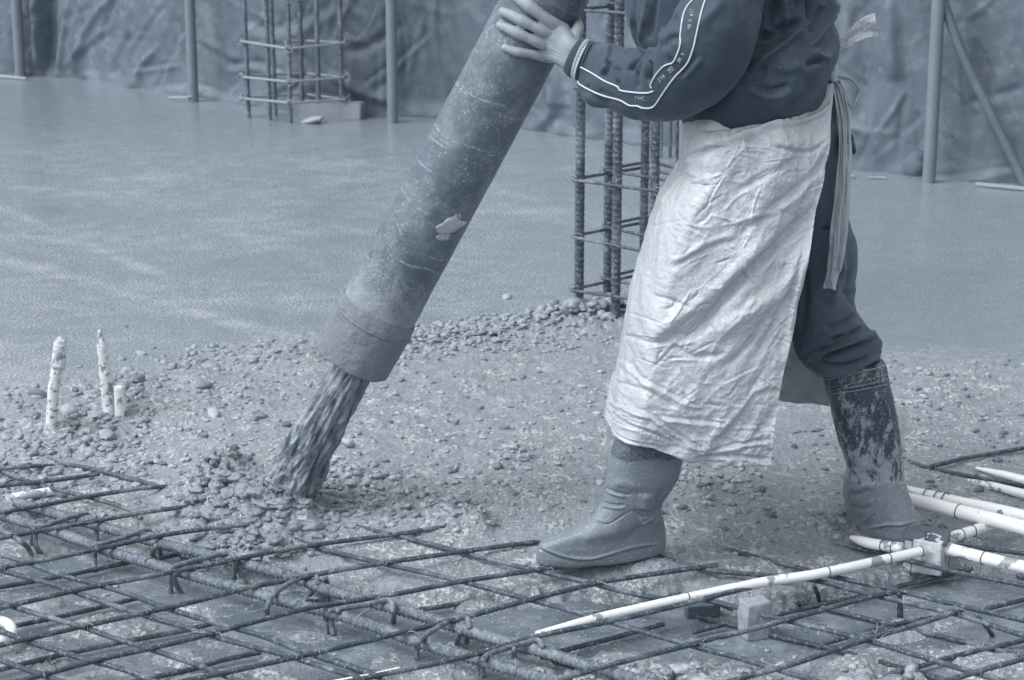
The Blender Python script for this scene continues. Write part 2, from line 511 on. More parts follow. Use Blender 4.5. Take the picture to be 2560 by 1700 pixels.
def m_apron():
    m = Mat('crumpled_plastic_sheet', 0.36, 0.5)
    z = m.z()
    c = m.mix(m.noise(7, 5, 0.65), 0.43, 0.58)
    stain = m.ramp(m.math('ADD', z, m.math('MULTIPLY', m.math('SUBTRACT', m.noise(14, 5, 0.7), 0.5), 0.5)), 0.42, 0.20)
    c = m.mix(m.math('MULTIPLY', stain, 0.55), c, 0.34)
    blot = m.ramp(m.noise(48, 5, 0.7), 0.56, 0.66)
    lowz = m.ramp(z, 0.62, 0.24)
    c = m.mix(m.math('MULTIPLY', m.math('MULTIPLY', blot, lowz), 0.55), c, 0.3)
    spk = m.ramp(m.noise(140, 2, 0.6), 0.70, 0.73)
    c = m.mix(m.math('MULTIPLY', spk, m.mixf(lowz, 0.35, 0.95)), c, 0.1)
    m.color(c); m.rough(m.mixf(stain, 0.30, 0.55))
    w = m.noise(38, 3, 0.55, vec=m.mapping((1, 1, 1), (0.2, 0.6, 0.1)), dist=1.4)
    l = m.ramp(m.math('ABSOLUTE', m.math('SUBTRACT', w, 0.5)), 0.0, 0.05, 1.0, 0.0)
    vv_ = m.math('ADD', m.voro(26, vec=m.mapping((1, 1, .8), (.4, .9, .3))), m.math('MULTIPLY', m.voro(62), 0.35))
    b0 = m.bump(vv_, 0.012, 0.35)
    b = m.bump(l, 0.002, 0.45, b0)
    m.bump(m.noise(240, 4, 0.6), 0.0015, 0.5, b)
    return m.m

def m_tarp():
    m = Mat('weathered_tarpaulin', 0.6, 0.35)
    c = m.mix(m.noise(1.6, 4, 0.6), 0.115, 0.17)
    c = m.mix(m.math('MULTIPLY', m.ramp(m.noise(5, 6, 0.72), 0.46, 0.68), 0.8), c, 0.215)
    c = m.mix(m.math('MULTIPLY', m.ramp(m.noise(24, 4, 0.6), 0.66, 0.72), 0.6), c, 0.28)
    c = m.mix(m.math('MULTIPLY', m.ramp(m.noise(19, 3, 0.6), 0.30, 0.26), 0.8), c, 0.06)
    m.color(c)
    m.bump(m.noise(60, 4, 0.6), 0.002, 0.3)
    return m.m

def m_plain(name, lo, hi, rough=0.5, scale=30, bumpd=0.002, spec=0.4, mud=0.0, mudL=0.26):
    m = Mat(name, rough, spec)
    c = m.mix(m.noise(scale, 4, 0.6), lo, hi)
    if mud:
        c = m.mix(m.ramp(m.noise(scale * 0.9, 4, 0.65), 0.60 - mud * 0.12, 0.62 - mud * 0.12), c, mudL)
        c = m.mix(m.ramp(m.noise(scale * 5, 2, 0.6), 0.72, 0.75), c, mudL * 0.7)
    m.color(c)
    m.bump(m.noise(scale * 5, 4, 0.6), bumpd, 0.7)
    return m.m

def m_boot(name, mud_z, clean, blotch):
    m = Mat(name, 0.45, 0.5)
    z = m.z()
    edge = m.ramp(m.math('ADD', z, m.math('MULTIPLY', m.math('SUBTRACT', m.noise(24, 3, 0.6), 0.5), 0.03)), mud_z + 0.004, mud_z - 0.004)
    upper = m.mix(m.noise(30, 4, 0.6), clean * 0.7, clean * 1.4)
    if blotch:
        lowness = m.ramp(z, 0.30, 0.10)
        bl = m.noise(30, 7, 0.8, vec=m.mapping((1.2, 1.2, 0.55)))
        thr = m.math('SUBTRACT', 0.545, m.math('MULTIPLY', lowness, 0.12))
        bl = m.math('MULTIPLY', m.math('SUBTRACT', bl, thr), 16, True)
        upper = m.mix(bl, upper, m.mix(m.noise(50), 0.22, 0.38))
        fl = m.ramp(m.noise(190, 3, 0.6), 0.60, 0.64)
        upper = m.mix(m.math('MULTIPLY', fl, 0.6), upper, 0.32)
    else:
        upper = m.mix(m.ramp(m.noise(300, 3, 0.7), 0.5, 0.62), upper, 0.24)
    mud = m.mix(m.noise(20, 4, 0.6), 0.175, 0.235)
    mud = m.mix(m.ramp(m.noise(190, 2, 0.5), 0.62, 0.67), mud, 0.34)
    m.color(m.mix(edge, upper, mud))
    m.rough(m.mixf(edge, 0.34, m.ramp(m.noise(16, 4, .6), .4, .6, .22, .42)))
    b = m.bump(m.noise(60, 3, 0.5), 0.003, 0.35)
    m.bump(m.noise(210, 4, 0.6), 0.0022, 0.7, b)
    return m.m

def m_skin():
    m = Mat('skin', 0.5, 0.4)
    c = m.mix(m.noise(90, 4, 0.6), 0.26, 0.36)
    m.color(c)
    m.b.inputs['Subsurface Weight'].default_value = 0.12
    m.b.inputs['Subsurface Radius'].default_value = (0.006, 0.005, 0.005)
    m.bump(m.noise(420, 4, 0.6), 0.0009, 0.6)
    return m.m

M = dict(
    concrete=m_concrete(), stone=m_stone(lo=.2, hi=.40), stone_coat=m_stone('cement_coated_pebble', .19, .33), stone_mid=m_stone('wet_mortar_stone', .15, .27), stone_dark=m_stone('wet_dark_stone', 0.10, 0.2),
    rebar=m_rebar('rusty_rebar', 0.06, 0.55, 0.5), rebar_big=m_rebar('rusty_heavy_rebar', 0.11, 0.5, 0.9), rebar_col=m_rebar('column_rebar', 0.07, 0.8, 0.55),
    rebar_far=m_rebar('far_column_rebar', 0.10, 0.4, 0.7), wire=m_plain('tie_wire', 0.16, 0.42, 0.4, 60, 0.0005),
    wire_dark=m_plain('dark_wire', 0.04, 0.08, 0.5, 60, 0.0005),
    deck=m_deck(), hose=m_hose(), crust=m_crust(), stream=m_stream(), apron=m_apron(), tarp=m_tarp(),
    jacket=m_cloth('dark_tracksuit_fabric', 0.05, 0.07, 700, 0.6, 0.15, 0.5), jacket_dark=m_cloth('ribbed_knit', 0.045, 0.06, 900, 0.9, 0.2),
    trousers=m_cloth('dark_denim', 0.065, 0.125, 800, 0.85, 0.25, 0.4), piping=m_plain('white_piping', 0.52, 0.62, 0.5, 80, 0.0004),
    stripe=m_plain('cuff_stripe', 0.42, 0.5, 0.8, 300, 0.0006), pvc=m_plain('white_pvc', 0.78, 0.86, 0.3, 14, 0.0006, 0.5, 0.05),
    pvc_crusted=m_plain('crusted_white_pvc', .62, .78, .55, 60, .004, .4, .45, .26), pvc_muddy=m_plain('muddy_white_pvc', 0.68, 0.82, 0.4, 16, 0.0012, 0.5, 0.35, 0.3), film=m_plain('plastic_film', 0.5, 0.66, 0.35, 18, 0.004, 0.5, 0.3, 0.3),
    block=m_plain('concrete_block', 0.26, 0.36, 0.8, 40, 0.004), wood=m_plain('wet_wood', 0.09, 0.16, 0.7, 25, 0.004), pale_wood=m_plain('pale_wood', 0.30, 0.42, 0.7, 12, 0.004),
    pole=m_plain('grey_steel_tube', 0.16, 0.25, 0.5, 9, 0.002, 0.5, 0.5, 0.2), tie=m_cloth('dirty_white_strip', 0.36, 0.52, 300, 0.7, 0.1, 0.0, 0.002),
    boot_front=m_boot('muddy_boot_rubber', 0.236, 0.075, False), boot_back=m_boot('splashed_boot_rubber', 0.125, 0.05, True),
    skin=m_skin(), nail=m_plain('fingernail', 0.45, 0.5, 0.35, 40, 0.0002), soil=m_plain('ground_soil', 0.10, 0.18, 0.9, 3, 0.02), black=m_cloth('black_cloth', 0.012, 0.02),
)

# ------------------------------------------------------------------ ground: pour surface height
def lvl(px, tab):
    t = np.asarray(tab, float)
    return np.interp(px, t[:, 0], t[:, 1])
EMERGE = [(-700,1060),(0,1082),(250,1108),(400,1158),(480,1200),(560,1238),(700,1275),(842,1278),(1190,1282),(1347,1345),(1600,1385),(1813,1368),(2066,1350),(2200,1325),(2262,1150),(2420,1125),(2560,1112),(3300,1080)]
EDGE = [(-700,1225),(0,1228),(150,1215),(300,1245),(400,1262),(480,1300),(560,1345),(700,1378),(850,1400),(1000,1405),(1150,1416),(1340,1418),(1500,1410),(1620,1405),(1700,1412),(1900,1430),(1990,1425),(2100,1396),(2200,1378),(2290,1362),(2400,1345),(2560,1335),(3300,1320)]
ROUGH = [(-700,960),(0,960),(120,945),(300,915),(450,885),(620,850),(800,835),(1000,835),(1200,805),(1400,785),(1560,780),(1900,840),(2100,880),(2250,870),(2560,885),(3300,880)]
DECK_Z = -0.085
# mud left on the formwork: (px, py, rx, ry, height)
PATCH = [(95,1420,50,16,.012),(260,1480,90,26,.014),(560,1635,150,40,.022),(440,1560,60,16,.012),(700,1570,60,20,.010),(60,1560,80,20,.012),
         (1500,1660,330,60,.030),(1900,1660,260,70,.034),(2200,1560,120,24,.018),(2240,1500,60,14,.012),(2060,1640,220,50,.026),(2450,1560,120,30,.015),
         (1000,1660,130,40,.014),(880,1640,60,16,.012),(1120,1590,80,20,.010),(2330,1470,80,16,.012),(330,1300,70,14,.018),(160,1290,90,20,.016),(2480,1690,150,40,.02),(40,1640,60,20,.015),(240,1690,90,22,.012),(760,1500,50,10,.008),(1330,1560,60,14,.009),(60,1300,60,18,.012),(1210,1430,60,10,.02),(1560,1560,80,16,.012)]
BUMPS = [(600,1232,130,50,.035),(690,1262,75,30,.040),(540,1190,75,34,.028),(470,1225,60,25,.02),(555,1160,55,24,.022),(760,1275,40,18,.022),
         (1130,1275,90,30,.020),(1190,1290,40,22,.022),(1000,1230,170,40,.012),(900,1200,120,30,.016),(1290,1150,50,18,.012),(1560,795,150,28,.035),(1400,815,150,25,.02),(1150,840,180,22,.012),
         (130,1060,110,45,.02),(300,1000,60,30,.012),(700,900,120,22,.014),(500,945,60,20,.010),(1760,1225,90,30,.014),(2020,1290,90,30,.010),(620,1330,80,16,.018),(700,1340,90,16,.016),(2170,1300,90,26,.008),(1640,1390,60,16,.012)]

def ground_z(X, Y):
    P = np.stack([X, Y, np.zeros_like(X)], -1)
    px, py = proj(P)
    wob = 14 * fbm(X * 7, Y * 7, 3.1, 3)
    em = lvl(px, EMERGE) + wob * 0.6; ed = lvl(px, EDGE) + wob + 6 * noise(X * 40, Y * 40)
    rg = sstep(-28, 45, py - lvl(px, ROUGH) + 26 * fbm(X * 5, Y * 5, 8.8, 3))
    rg = rg * (0.62 + 0.5 * np.clip(fbm(X * 3.1, Y * 3.1, 1.7, 3) + 0.35, 0, 1))
    ed = np.maximum(ed, em + 12)
    z = -0.030 * sstep(-170, 0, py - em) - 0.024 * sstep(0, 1, (py - em) / (ed - em))
    z = z - 0.055 * sstep(0, 18, py - ed)
    lump = 0.0068 * fbm(X * 14, Y * 14, 0.3, 3) + 0.0060 * ridged(X * 34, Y * 34, 2.2, 3) * (0.4 + np.clip(noise(X * 6, Y * 6, 4), 0, 1)) + 0.0042 * ridged(X * 75, Y * 75, 5.1, 3) * (0.3 + np.clip(noise(X * 9, Y * 9, 7), 0, 1))
    keep = 1 - sstep(0, 25, py - ed)
    z = z + rg * lump * (0.35 + 0.65 * keep)
    z = z + (1 - rg) * 0.0006 * fbm(X * 5, Y * 9, 6.0, 2)
    for (bx, by, rx, ry, h) in BUMPS:
        q = ((px - bx) / rx) ** 2 + ((py - by) / ry) ** 2
        near = q < 7
        if near.any():
            a = h * np.exp(-q[near] * 1.1)
            xs, ys = X[near], Y[near]
            z[near] += a * (0.72 + 0.50 * ridged(xs * 22, ys * 22, 7.7, 3) + 0.28 * ridged(xs * 60, ys * 60, 3.7, 3))
    dk = py > ed - 5
    zz = DECK_Z - 0.0075 + 0.016 * fbm(X * 6.5, Y * 9, 12.2, 3) + 0.0025 * fbm(X * 50, Y * 50, 4.4, 3)
    for (bx, by, rx, ry, h) in PATCH:
        q = ((px - bx) / rx) ** 2 + ((py - by) / ry) ** 2
        near = (q < 5)
        if near.any():
            xs, ys = X[near], Y[near]
            a = (h + 0.006) * (1 - 0.55 * q[near] + 0.75 * fbm(xs * 14, ys * 14, 1.1, 3))
            a = np.clip(a, -0.01, h) + 0.0035 * fbm(xs * 60, ys * 60, 2.0, 3)
            zz[near] = np.maximum(zz[near], DECK_Z - 0.002 + a)
    z = np.maximum(z, zz)
    lump_zone = np.clip(np.maximum(rg, sstep(-30, 30, py - em)), 0, 1)
    # drifts of foam on the smooth sheet
    band = fbm(X * 1.7 + 3, Y * 2.3 + X * .5, 2.5, 4)
    foam = np.clip(0.66 + 0.26 * band, 0, 1) * sstep(230, 420, py) * (0.45 + 0.55 * sstep(2300, 1100, px))
    foam = np.maximum(foam, 0.95 * np.exp(-((py - (520 + (px) * 0.42)) / 26) ** 2) * sstep(900, 300, px) * sstep(-200, 0, px))
    foam = np.maximum(foam, 0.98 * np.exp(-((py - (700 + (px - 200) * 0.28)) / 30) ** 2) * sstep(1000, 700, px))
    foam = np.maximum(foam, 0.85 * np.exp(-((py - 720) / 60) ** 2 - ((px - 60) / 330) ** 2))
    foam = np.maximum(foam, 0.80 * np.exp(-((py - 490) / 45) ** 2 - ((px - 600) / 260) ** 2))
    foam *= sstep(210, 330, py) * np.clip(0.90 + 0.30 * fbm(X * 9, Y * 14, 1.5, 3), 0.3, 1.15)
    return z, lump_zone, foam, px, py

def Ground(px, py):                 # one point on the pour seen near a pixel
    P = G(px, py, 0.0)
    z = ground_z(np.array([P[0]]), np.array([P[1]]))[0][0]
    return G(px, py, z)

rows = np.concatenate([np.arange(1900, 1740, -6), np.arange(1740, 740, -2.8), np.arange(740, 170, -5.0)])
cols = np.arange(-640, 3210, 4.2)
PY, PX = np.meshgrid(rows, cols, indexing='ij')
GP = G(PX, PY, 0.0)
gz, lz, fo, _, _ = ground_z(GP[..., 0], GP[..., 1])
GP[..., 2] = gz
gm = raw_mesh('concrete_pour', GP.reshape(-1, 3), grid_faces(len(rows), len(cols)))
for nm, arr in (('lumpy', lz), ('foam', fo)):
    at = gm.attributes.new(nm, 'FLOAT', 'POINT'); at.data.foreach_set('value', arr.ravel().astype(np.float32))
gm.materials.append(M['concrete'])
go = bpy.data.objects.new('fresh_concrete', gm); COL.objects.link(go); tag(go, kind='structure')

V = [(-9, 1.5, DECK_Z), (9, 1.5, DECK_Z), (9, 7.4, DECK_Z), (-9, 7.4, DECK_Z)]
tag(link('formwork_deck', V, [[0, 1, 2, 3]], None, M['deck'], smooth=False), kind='structure')
V = [(-150, -150, -0.30), (150, -150, -0.30), (150, 150, -0.30), (-150, 150, -0.30)]
tag(link('ground', V, [[0, 1, 2, 3]], None, M['soil'], smooth=False), kind='structure')

# ------------------------------------------------------------------ tarpaulin behind the pour
TB = [(-500,150),(0,190),(150,200),(300,226),(480,252),(700,285),(900,300),(1080,300),(1290,332),(1430,352),(1600,372),(1800,395),(2085,430),(2330,455),(2560,474),(3100,530)]
tb = G(np.array([p[0] for p in TB]), np.array([p[1] for p in TB]), 0.0)
nx, nz = 620, 190
base = crom(tb, nx)
hgt = np.linspace(-0.012, 2.5, nz) 
dirx = np.gradient(base, axis=0); dirx /= np.linalg.norm(dirx, axis=1)[:, None]
nor = np.stack([dirx[:, 1], -dirx[:, 0], np.zeros(nx)], 1)      # towards the camera
base = base - nor * 0.14
TP = base[None] + np.array([0, 0, 1.0])[None, None] * hgt[:, None, None]
tpx, tpy = proj(TP)
sx = np.concatenate([[0], np.cumsum(np.linalg.norm(np.diff(base, axis=0), axis=1))])[None] * np.ones((nz, 1))
hz = hgt[:, None] * np.ones((1, nx))
dsp = 0.045 * fbm(sx * 1.3, hz * 0.5, 0.2, 2) + 0.006 * ridged(sx * 1.9 + hz * 1.3, hz * 1.6 - sx * 0.6, 1.9, 3) + 0.0025 * ridged(sx * 6 - hz * 3, hz * 5 + sx, 3.9, 3) + 0.0012 * fbm(sx * 22, hz * 22, 1.9, 2) + 0.012 * ridged(sx * 4.5 + hz * .8, hz * 0.7, 6.3, 2)
fold = [([(96,-40),(100,90),(112,200)], 13, .10, 'g'), ([(130,-40),(128,90),(125,205)], 14, -.09, 'g'), ([(185,-20),(160,110),(150,205)], 10, .05, 'g'),
        ([(290,-20),(230,80),(190,180)], 9, .05, 'g'), ([(200,205),(250,200),(330,215)], 9, -.07, 'g'), ([(400,110),(350,180),(355,235)], 7, .03, 'g'),
        ([(600,60),(700,80),(860,10)], 16, .05, 's'), ([(820,180),(900,225),(1000,262),(1100,300)], 13, .06, 'g'), ([(860,130),(930,110),(1000,60)], 12, -.05, 'g'),
        ([(1090,-20),(1092,90),(1120,180),(1125,240)], 9, .06, 'g'), ([(1330,330),(1380,295),(1395,250),(1375,150)], 16, .08, 'g'), ([(1400,300),(1430,335),(1480,352)], 12, .06, 'g'),
        ([(2400,60),(2450,210),(2500,330),(2560,450)], 14, .07, 'g'), ([(2040,60),(2060,120),(2080,200)], 14, .05, 'g'), ([(2160,-20),(2165,120),(2160,300)], 20, -.05, 'g'), ([(2230,-20),(2235,90),(2240,200)], 18, .05, 'g'),
        ([(480,215),(560,245),(640,255)], 10, .06, 's'), ([(560,170),(650,165),(720,190)], 10, .05, 's'), ([(2250,440),(2350,446),(2540,425)], 8, .06, 's'), ([(740,120),(760,180),(720,240)], 12, -.06, 'g')]
rs = random.Random(9); tc_ = []
for k in range(150):
    x0 = rs.uniform(-20, 2580); y0 = rs.uniform(-30, np.interp(x0, [0, 2560], [185, 460]))
    an_ = rs.choice((rs.gauss(1.4, .25), rs.gauss(2.2, .3), rs.gauss(.5, .3), rs.gauss(1.9, .4))); L_ = rs.uniform(50, 200)
    dx_, dy_ = math.cos(an_) * L_ / 2, math.sin(an_) * L_ / 2; bow = rs.gauss(0, 10)
    tc_.append(([(x0 - dx_, y0 - dy_), (x0 + bow, y0), (x0 + dx_, y0 + dy_)], rs.uniform(4, 11), rs.choice((-1, 1)) * rs.uniform(.004, .015), rs.choice('gss')))
dsp = dsp + 0.62 * strokes(tpx, tpy, fold) + strokes(tpx, tpy, tc_)
dsp = dsp * (0.45 + 0.55 * sstep(0, 0.12, hz)) + 0.05 * np.exp(-(hz / 0.05) ** 2) * (0.5 + noise(sx * 6, 0.5))
TP = TP + nor[None] * dsp[..., None]
TP[..., 2] += 0.012 * noise(sx * 3, 4.4) * np.exp(-(hz / 0.1) ** 2)
tag(link('tarpaulin', TP.reshape(-1, 3), grid_faces(nz, nx), None, M['tarp']), 'large creased grey tarpaulin hung as a screen along the back of the pour', 'tarpaulin')

# ------------------------------------------------------------------ scaffold poles
def pole(px, py, d_px, label):
    b = G(px, py, 0.0)
    sc_ = F_PX / ((b - CAM) @ FWD)
    r = d_px / 2 / sc_
    P = np.array([[b[0], b[1], -0.06], [b[0] + 0.0, b[1], 1.2], [b[0] + random.uniform(-.01, .01), b[1], 2.6]])
    V, Q, T = tube(P, r, nseg=24, step=0.05, jitter=0.0006)
    o = link('scaffold_pole', V, Q, T, M['pole'])
    tag(o, label, 'pole', 'scaffold poles standing before the tarpaulin')
pole(52, 192, 27, 'steel pole standing at far left beside the dark vertical tarpaulin fold')
pole(484, 254, 26, 'pale steel pole left of the distant column rebar, loose strip at its foot')
pole(982, 307, 27, 'steel pole between the distant column rebar and the concrete hose')
pole(2322, 456, 33, 'steel pole right of the worker, dark lump at its foot')

a = G(2400, 150, 0.0); 
pb = G(2572, 470, 0.0)
Pb = [D(2350, -20, pb[1] + .17), D(2408, 140, pb[1] + .12), D(2490, 310, pb[1] + .06), pb + (0, .0, -.02)]
V, Q, T = tube(Pb, .022, nseg=18, step=.04, jitter=.001)
tag(link('diagonal_brace', V, Q, T, M['tarp']), 'diagonal steel brace slanting down to the lower right against the tarpaulin at the right edge', 'pole')
# bits along the foot of the tarpaulin
def board(p0, p1, h, label, mat='pale_wood', t=0.018, z0=0.004, name='board'):
    a = G(p0[0], p0[1], 0.0); b = G(p1[0], p1[1], 0.0)
    c = (a + b) / 2; L = np.linalg.norm(b - a); ang = math.atan2(b[1] - a[1], b[0] - a[0])
    V, Q, T = box((c[0], c[1], z0 + h / 2), L, t, h, ang, 0.003)
    V = V + 0.004 * np.stack([noise(V[:, 0] * 9, V[:, 2] * 30, k) for k in range(3)], 1)
    return tag(link(name, V, Q, T, M[mat], smooth=False), label, 'board', 'boards along the foot of the tarpaulin')
board((-60, 190), (66, 201), 0.016, 'thin pale board lying on the pour at the foot of the far left pole')
board((2085, 441), (2140, 446), 0.012, 'short white board scrap by the tarpaulin foot just right of the worker')
board((2170, 446), (2215, 449), 0.008, 'smaller pale board scrap midway between worker and right pole')
board((2440, 466), (2620, 484), 0.016, 'long pale board along the tarpaulin foot at the right edge')
V, Q, T = tube([G(422, 244, .01), G(470, 243, .03), G(500, 234, .045), G(518, 224, .07)], [0.008, .012, .01, .004], nseg=8, step=.02, flat=.5)
tag(link('plastic_strip', V, Q, T, M['pale_wood']), 'loose pale strip lying across the foot of the second pole from the left', 'strip')
b = G(2296, 436, 0.0)
V, Q, T = tube([b + (0, 0, -.02), b + (-.01, 0, .05), b + (0.02, 0, .11)], [.06, .07, .03], nseg=16, step=.01, jitter=.012)
tag(link('rag_bundle', V, Q, T, M['wood']), 'dark lump of rag beside the foot of the right pole', 'rag')
a = G(755, 296, 0.0); bb = G(905, 300, 0.0)
V, Q, T = box((a + bb) / 2 + (0, .05, .045), np.linalg.norm(bb - a), 0.1, 0.10, math.atan2(bb[1] - a[1], bb[0] - a[0]), .006)
V = V + 0.012 * np.stack([noise(V[:, 0] * 7, V[:, 2] * 20, k + 3) for k in range(3)], 1)
tag(link('concrete_kicker', V, Q, T, M['block'], smooth=False), 'low pale concrete block behind the distant column rebar', 'concrete block')

# ------------------------------------------------------------------ pebble maker
def ico(sub=2):
    bm = bmesh.new(); bmesh.ops.create_icosphere(bm, subdivisions=sub, radius=1.0)
    bm.verts.ensure_lookup_table()
    V = np.array([v.co[:] for v in bm.verts]); T = np.array([[v.index for v in f.verts] for f in bm.faces]); bm.free()
    return V, T
ICO2, ICOT2 = ico(2); ICO3, ICOT3 = ico(3)
def pebble(c, r, flat=0.6, sub=2, sink=0.35, stretch=None, rot=None):
    V, T = (ICO2, ICOT2) if sub == 2 else (ICO3, ICOT3)
    s = random.random() * 100
    V = V * (1 + 0.22 * noise(V[:, 0] * 1.1 + s, V[:, 1] * 1.1, V[:, 2] * 1.1)[:, None] + 0.05 * noise(V[:, 0] * 3 + s, V[:, 1] * 3, V[:, 2] * 3)[:, None])
    sc = np.array([random.uniform(.95, 1.5), random.uniform(.7, 1.05), flat * random.uniform(.8, 1.25)]) * r
    if stretch is not None: sc = np.array(stretch) * r
    V = V * sc
    if rot is None:
        E = Matrix.Rotation(random.uniform(0, 6.28), 3, 'Z') @ Matrix.Rotation(random.gauss(0, .3), 3, 'X') @ Matrix.Rotation(random.gauss(0, .3), 3, 'Y')
        V = V @ np.array(E).T
    else: V = V @ rot
    return V + np.asarray(c) + np.array([0, 0, sc[2] * (1 - 2 * sink) if rot is None else 0]), T

def clod(c, r, sink=.4):
    V = ICO3.copy(); q = random.random() * 90
    V = V * (1 + .42 * fbm(V[:, 0] * 1.6 + q, V[:, 1] * 1.6, V[:, 2] * 1.6, 4))[:, None] * np.array([random.uniform(1, 1.7), random.uniform(.8, 1.1), random.uniform(.45, .7)]) * r
    a_ = random.uniform(0, 6.28); ca_, sa_ = math.cos(a_), math.sin(a_)
    V = np.stack([V[:, 0] * ca_ - V[:, 1] * sa_, V[:, 0] * sa_ + V[:, 1] * ca_, V[:, 2]], 1)
    return V + np.asarray(c) + np.array([0, 0, r * .5 * (1 - 2 * sink)]), ICOT3
def gravel(spec, label, name, mat, sub=2, clods=0.0):
    bag = Bag()
    pts = []
    for (fn, n, rlo, rhi, sink) in spec:
        for _ in range(n):
            px, py = fn()
            pts.append((px, py, rlo * (rhi / rlo) ** (random.random() ** 1.5), sink))
    A = np.array(pts)
    P = G(A[:, 0], A[:, 1], 0.0)
    z = ground_z(P[:, 0], P[:, 1])[0]
    for (x, y), zz, r, sk in zip(P[:, :2], z, A[:, 2], A[:, 3]):
        if zz < DECK_Z - 0.005: zz = DECK_Z
        V, T = clod((x, y, zz), r, sk) if random.random() < clods else pebble((x, y, zz), r, sub=sub, sink=sk)
        bag.add(V, None, T)
    return tag(bag_link(name, bag, M[mat]), label, 'stones', kind='stuff')

def line(pts, spread):
    pts = np.array(pts, float)
    def f():
        k = random.randrange(len(pts) - 1); t = random.random(); p = pts[k] * (1 - t) + pts[k + 1] * t
        return p[0] + random.gauss(0, spread[0]), p[1] + random.gauss(0, spread[1])
    return f
def area(x0, y0, x1, y1):
    return lambda: (random.uniform(x0, x1), random.uniform(y0, y1))
gravel([(line([(1400,802),(1480,798),(1580,792)], (26, 9)), 150, .013, .026, .1),
        (line([(940,862),(1100,840),(1250,822),(1420,800),(1580,790)], (26, 13)), 620, .007, .016, .2),
        (line([(950,885),(1200,865),(1500,850)], (60, 16)), 300, .005, .011, .3)],
       'heap of rounded coated pebbles trailing from the column foot towards the hose mouth', 'pebbles', 'stone_coat', clods=.2)
gravel([(line([(430,905),(600,890),(800,885)], (60, 16)), 150, .006, .017, .5),
        (area(0, 960, 380, 1180), 300, .005, .016, .5), (line([(40,1150),(200,1090),(240,1030),(320,970)], (60, 30)), 120, .008, .020, .42),
        (line([(400,1000),(700,960)], (120, 40)), 120, .005, .012, .5)],
       'coated gravel and pebbles lying around the white stubs at left', 'pebbles', 'stone_coat', clods=.45)
gravel([(line([(470,1205),(560,1240),(680,1262),(750,1275)], (50, 24)), 170, .008, .022, .6),
        (line([(500,1190),(560,1150),(600,1165)], (30, 16)), 70, .007, .018, .5),
        (line([(520,1300),(620,1335),(720,1340)], (60, 14)), 120, .006, .017, .35), (line([(760,1200),(830,1240),(900,1260)], (50, 30)), 130, .005, .013, .4)],
       'wet aggregate heaped where the stream of concrete lands', 'aggregate', 'stone_mid', clods=.55)
gravel([(area(780, 930, 1560, 1300), 520, .003, .012, .5), (line([(800,1180),(900,1215),(1050,1250),(1150,1270)], (50, 26)), 190, .004, .015, .42), (line([(1720,1200),(1800,1230),(1900,1260)], (70, 24)), 90, .004, .015, .4), (line([(1260,1140),(1330,1165)], (30, 12)), 40, .004, .013, .35), (area(1580, 1080, 2560, 1330), 330, .003, .012, .55), (area(2150, 900, 2560, 1100), 190, .003, .011, .55),
        (area(0, 1130, 600, 1250), 130, .005, .012, .4), (area(1400, 1590, 2300, 1700), 130, .006, .02, .4), (area(0, 1300, 2560, 1700), 150, .003, .008, .3), (area(300, 960, 800, 1150), 180, .004, .011, .5)],
       'scattered small gravel half sunk in the rough concrete', 'gravel', 'stone', clods=.75)
gravel([(area(780, 930, 1560, 1300), 110, .003, .010, .3), (area(1580, 1080, 2560, 1330), 130, .003, .012, .35), (area(2150, 900, 2560, 1100), 60, .003, .010, .35), (area(0, 960, 800, 1200), 60, .005, .012, .2)],
       'darker wet chips of stone scattered over the rough concrete', 'gravel', 'stone_dark', clods=.7)

def stone(px, py, r, label, flat=.6, sink=.3, mat='stone', stretch=None):
    P = Ground(px, py)
    V, T = pebble(P, r, flat, 3, sink)
    o = link('stone', V, None, T, M[mat])
    return tag(o, label, 'stone', 'single stones on the concrete')
stone(1268, 745, .019, 'lone pale stone on the smooth wet concrete between hose and column rebar', .5, .2)
stone(98, 992, .024, 'dark wedge-shaped stone just left of the left white stub', .55, .2, 'stone_dark')
stone(533, 1036, .022, 'pale flat stone half sunk between the white stubs and the hose', .5, .45)
stone(512, 970, .022, 'dark knobbly stone right of the short white stub', .6, .2, 'stone_dark')
stone(345, 955, .020, 'dark stone right behind the short white stub', .7, .1, 'stone_dark')
stone(265, 1086, .021, 'smooth oval stone directly below the tall white stub', .5, .3)
stone(175, 1040, .024, 'round stone leaning against the foot of the left white stub', .8, .2)
stone(870, 1112, .014, 'small round stone just right of the falling concrete', .7, .2)
stone(652, 1042, .014, 'small dark half sunk stone left of the falling concrete', .7, .35, 'stone_dark')
stone(745, 1185, .016, 'flat dark stone at the right of the falling concrete foot', .5, .1, 'stone_dark')
stone(1915, 1420, .013, 'round dark pebble at the pour edge under the white conduit', .9, .1, 'stone_dark')
stone(1245, 1170, .016, 'dark knob of concrete in the rough area before the front boot', .7, .3, 'stone_dark')
P0 = G(780, 307, 0.0)
V, T = pebble(P0, .085, .3, 3, .25, stretch=(1.0, .6, .26))
tag(link('stone', V, None, T, M['stone']), 'flat lump of concrete lying before the distant column rebar', 'lump')

# ------------------------------------------------------------------ columns of reinforcement
def vbar(root, x, y, r, z0, z1, mat, pitch, lean=0.0, nseg=12):
    P = [(x, y, z0), (x + lean * .5, y, (z0 + z1) / 2), (x + lean, y, z1)]
    return tube_obj('rebar', P, r, M[mat], root, nseg=nseg, step=pitch / 4.0, rib=(pitch, r * .24))

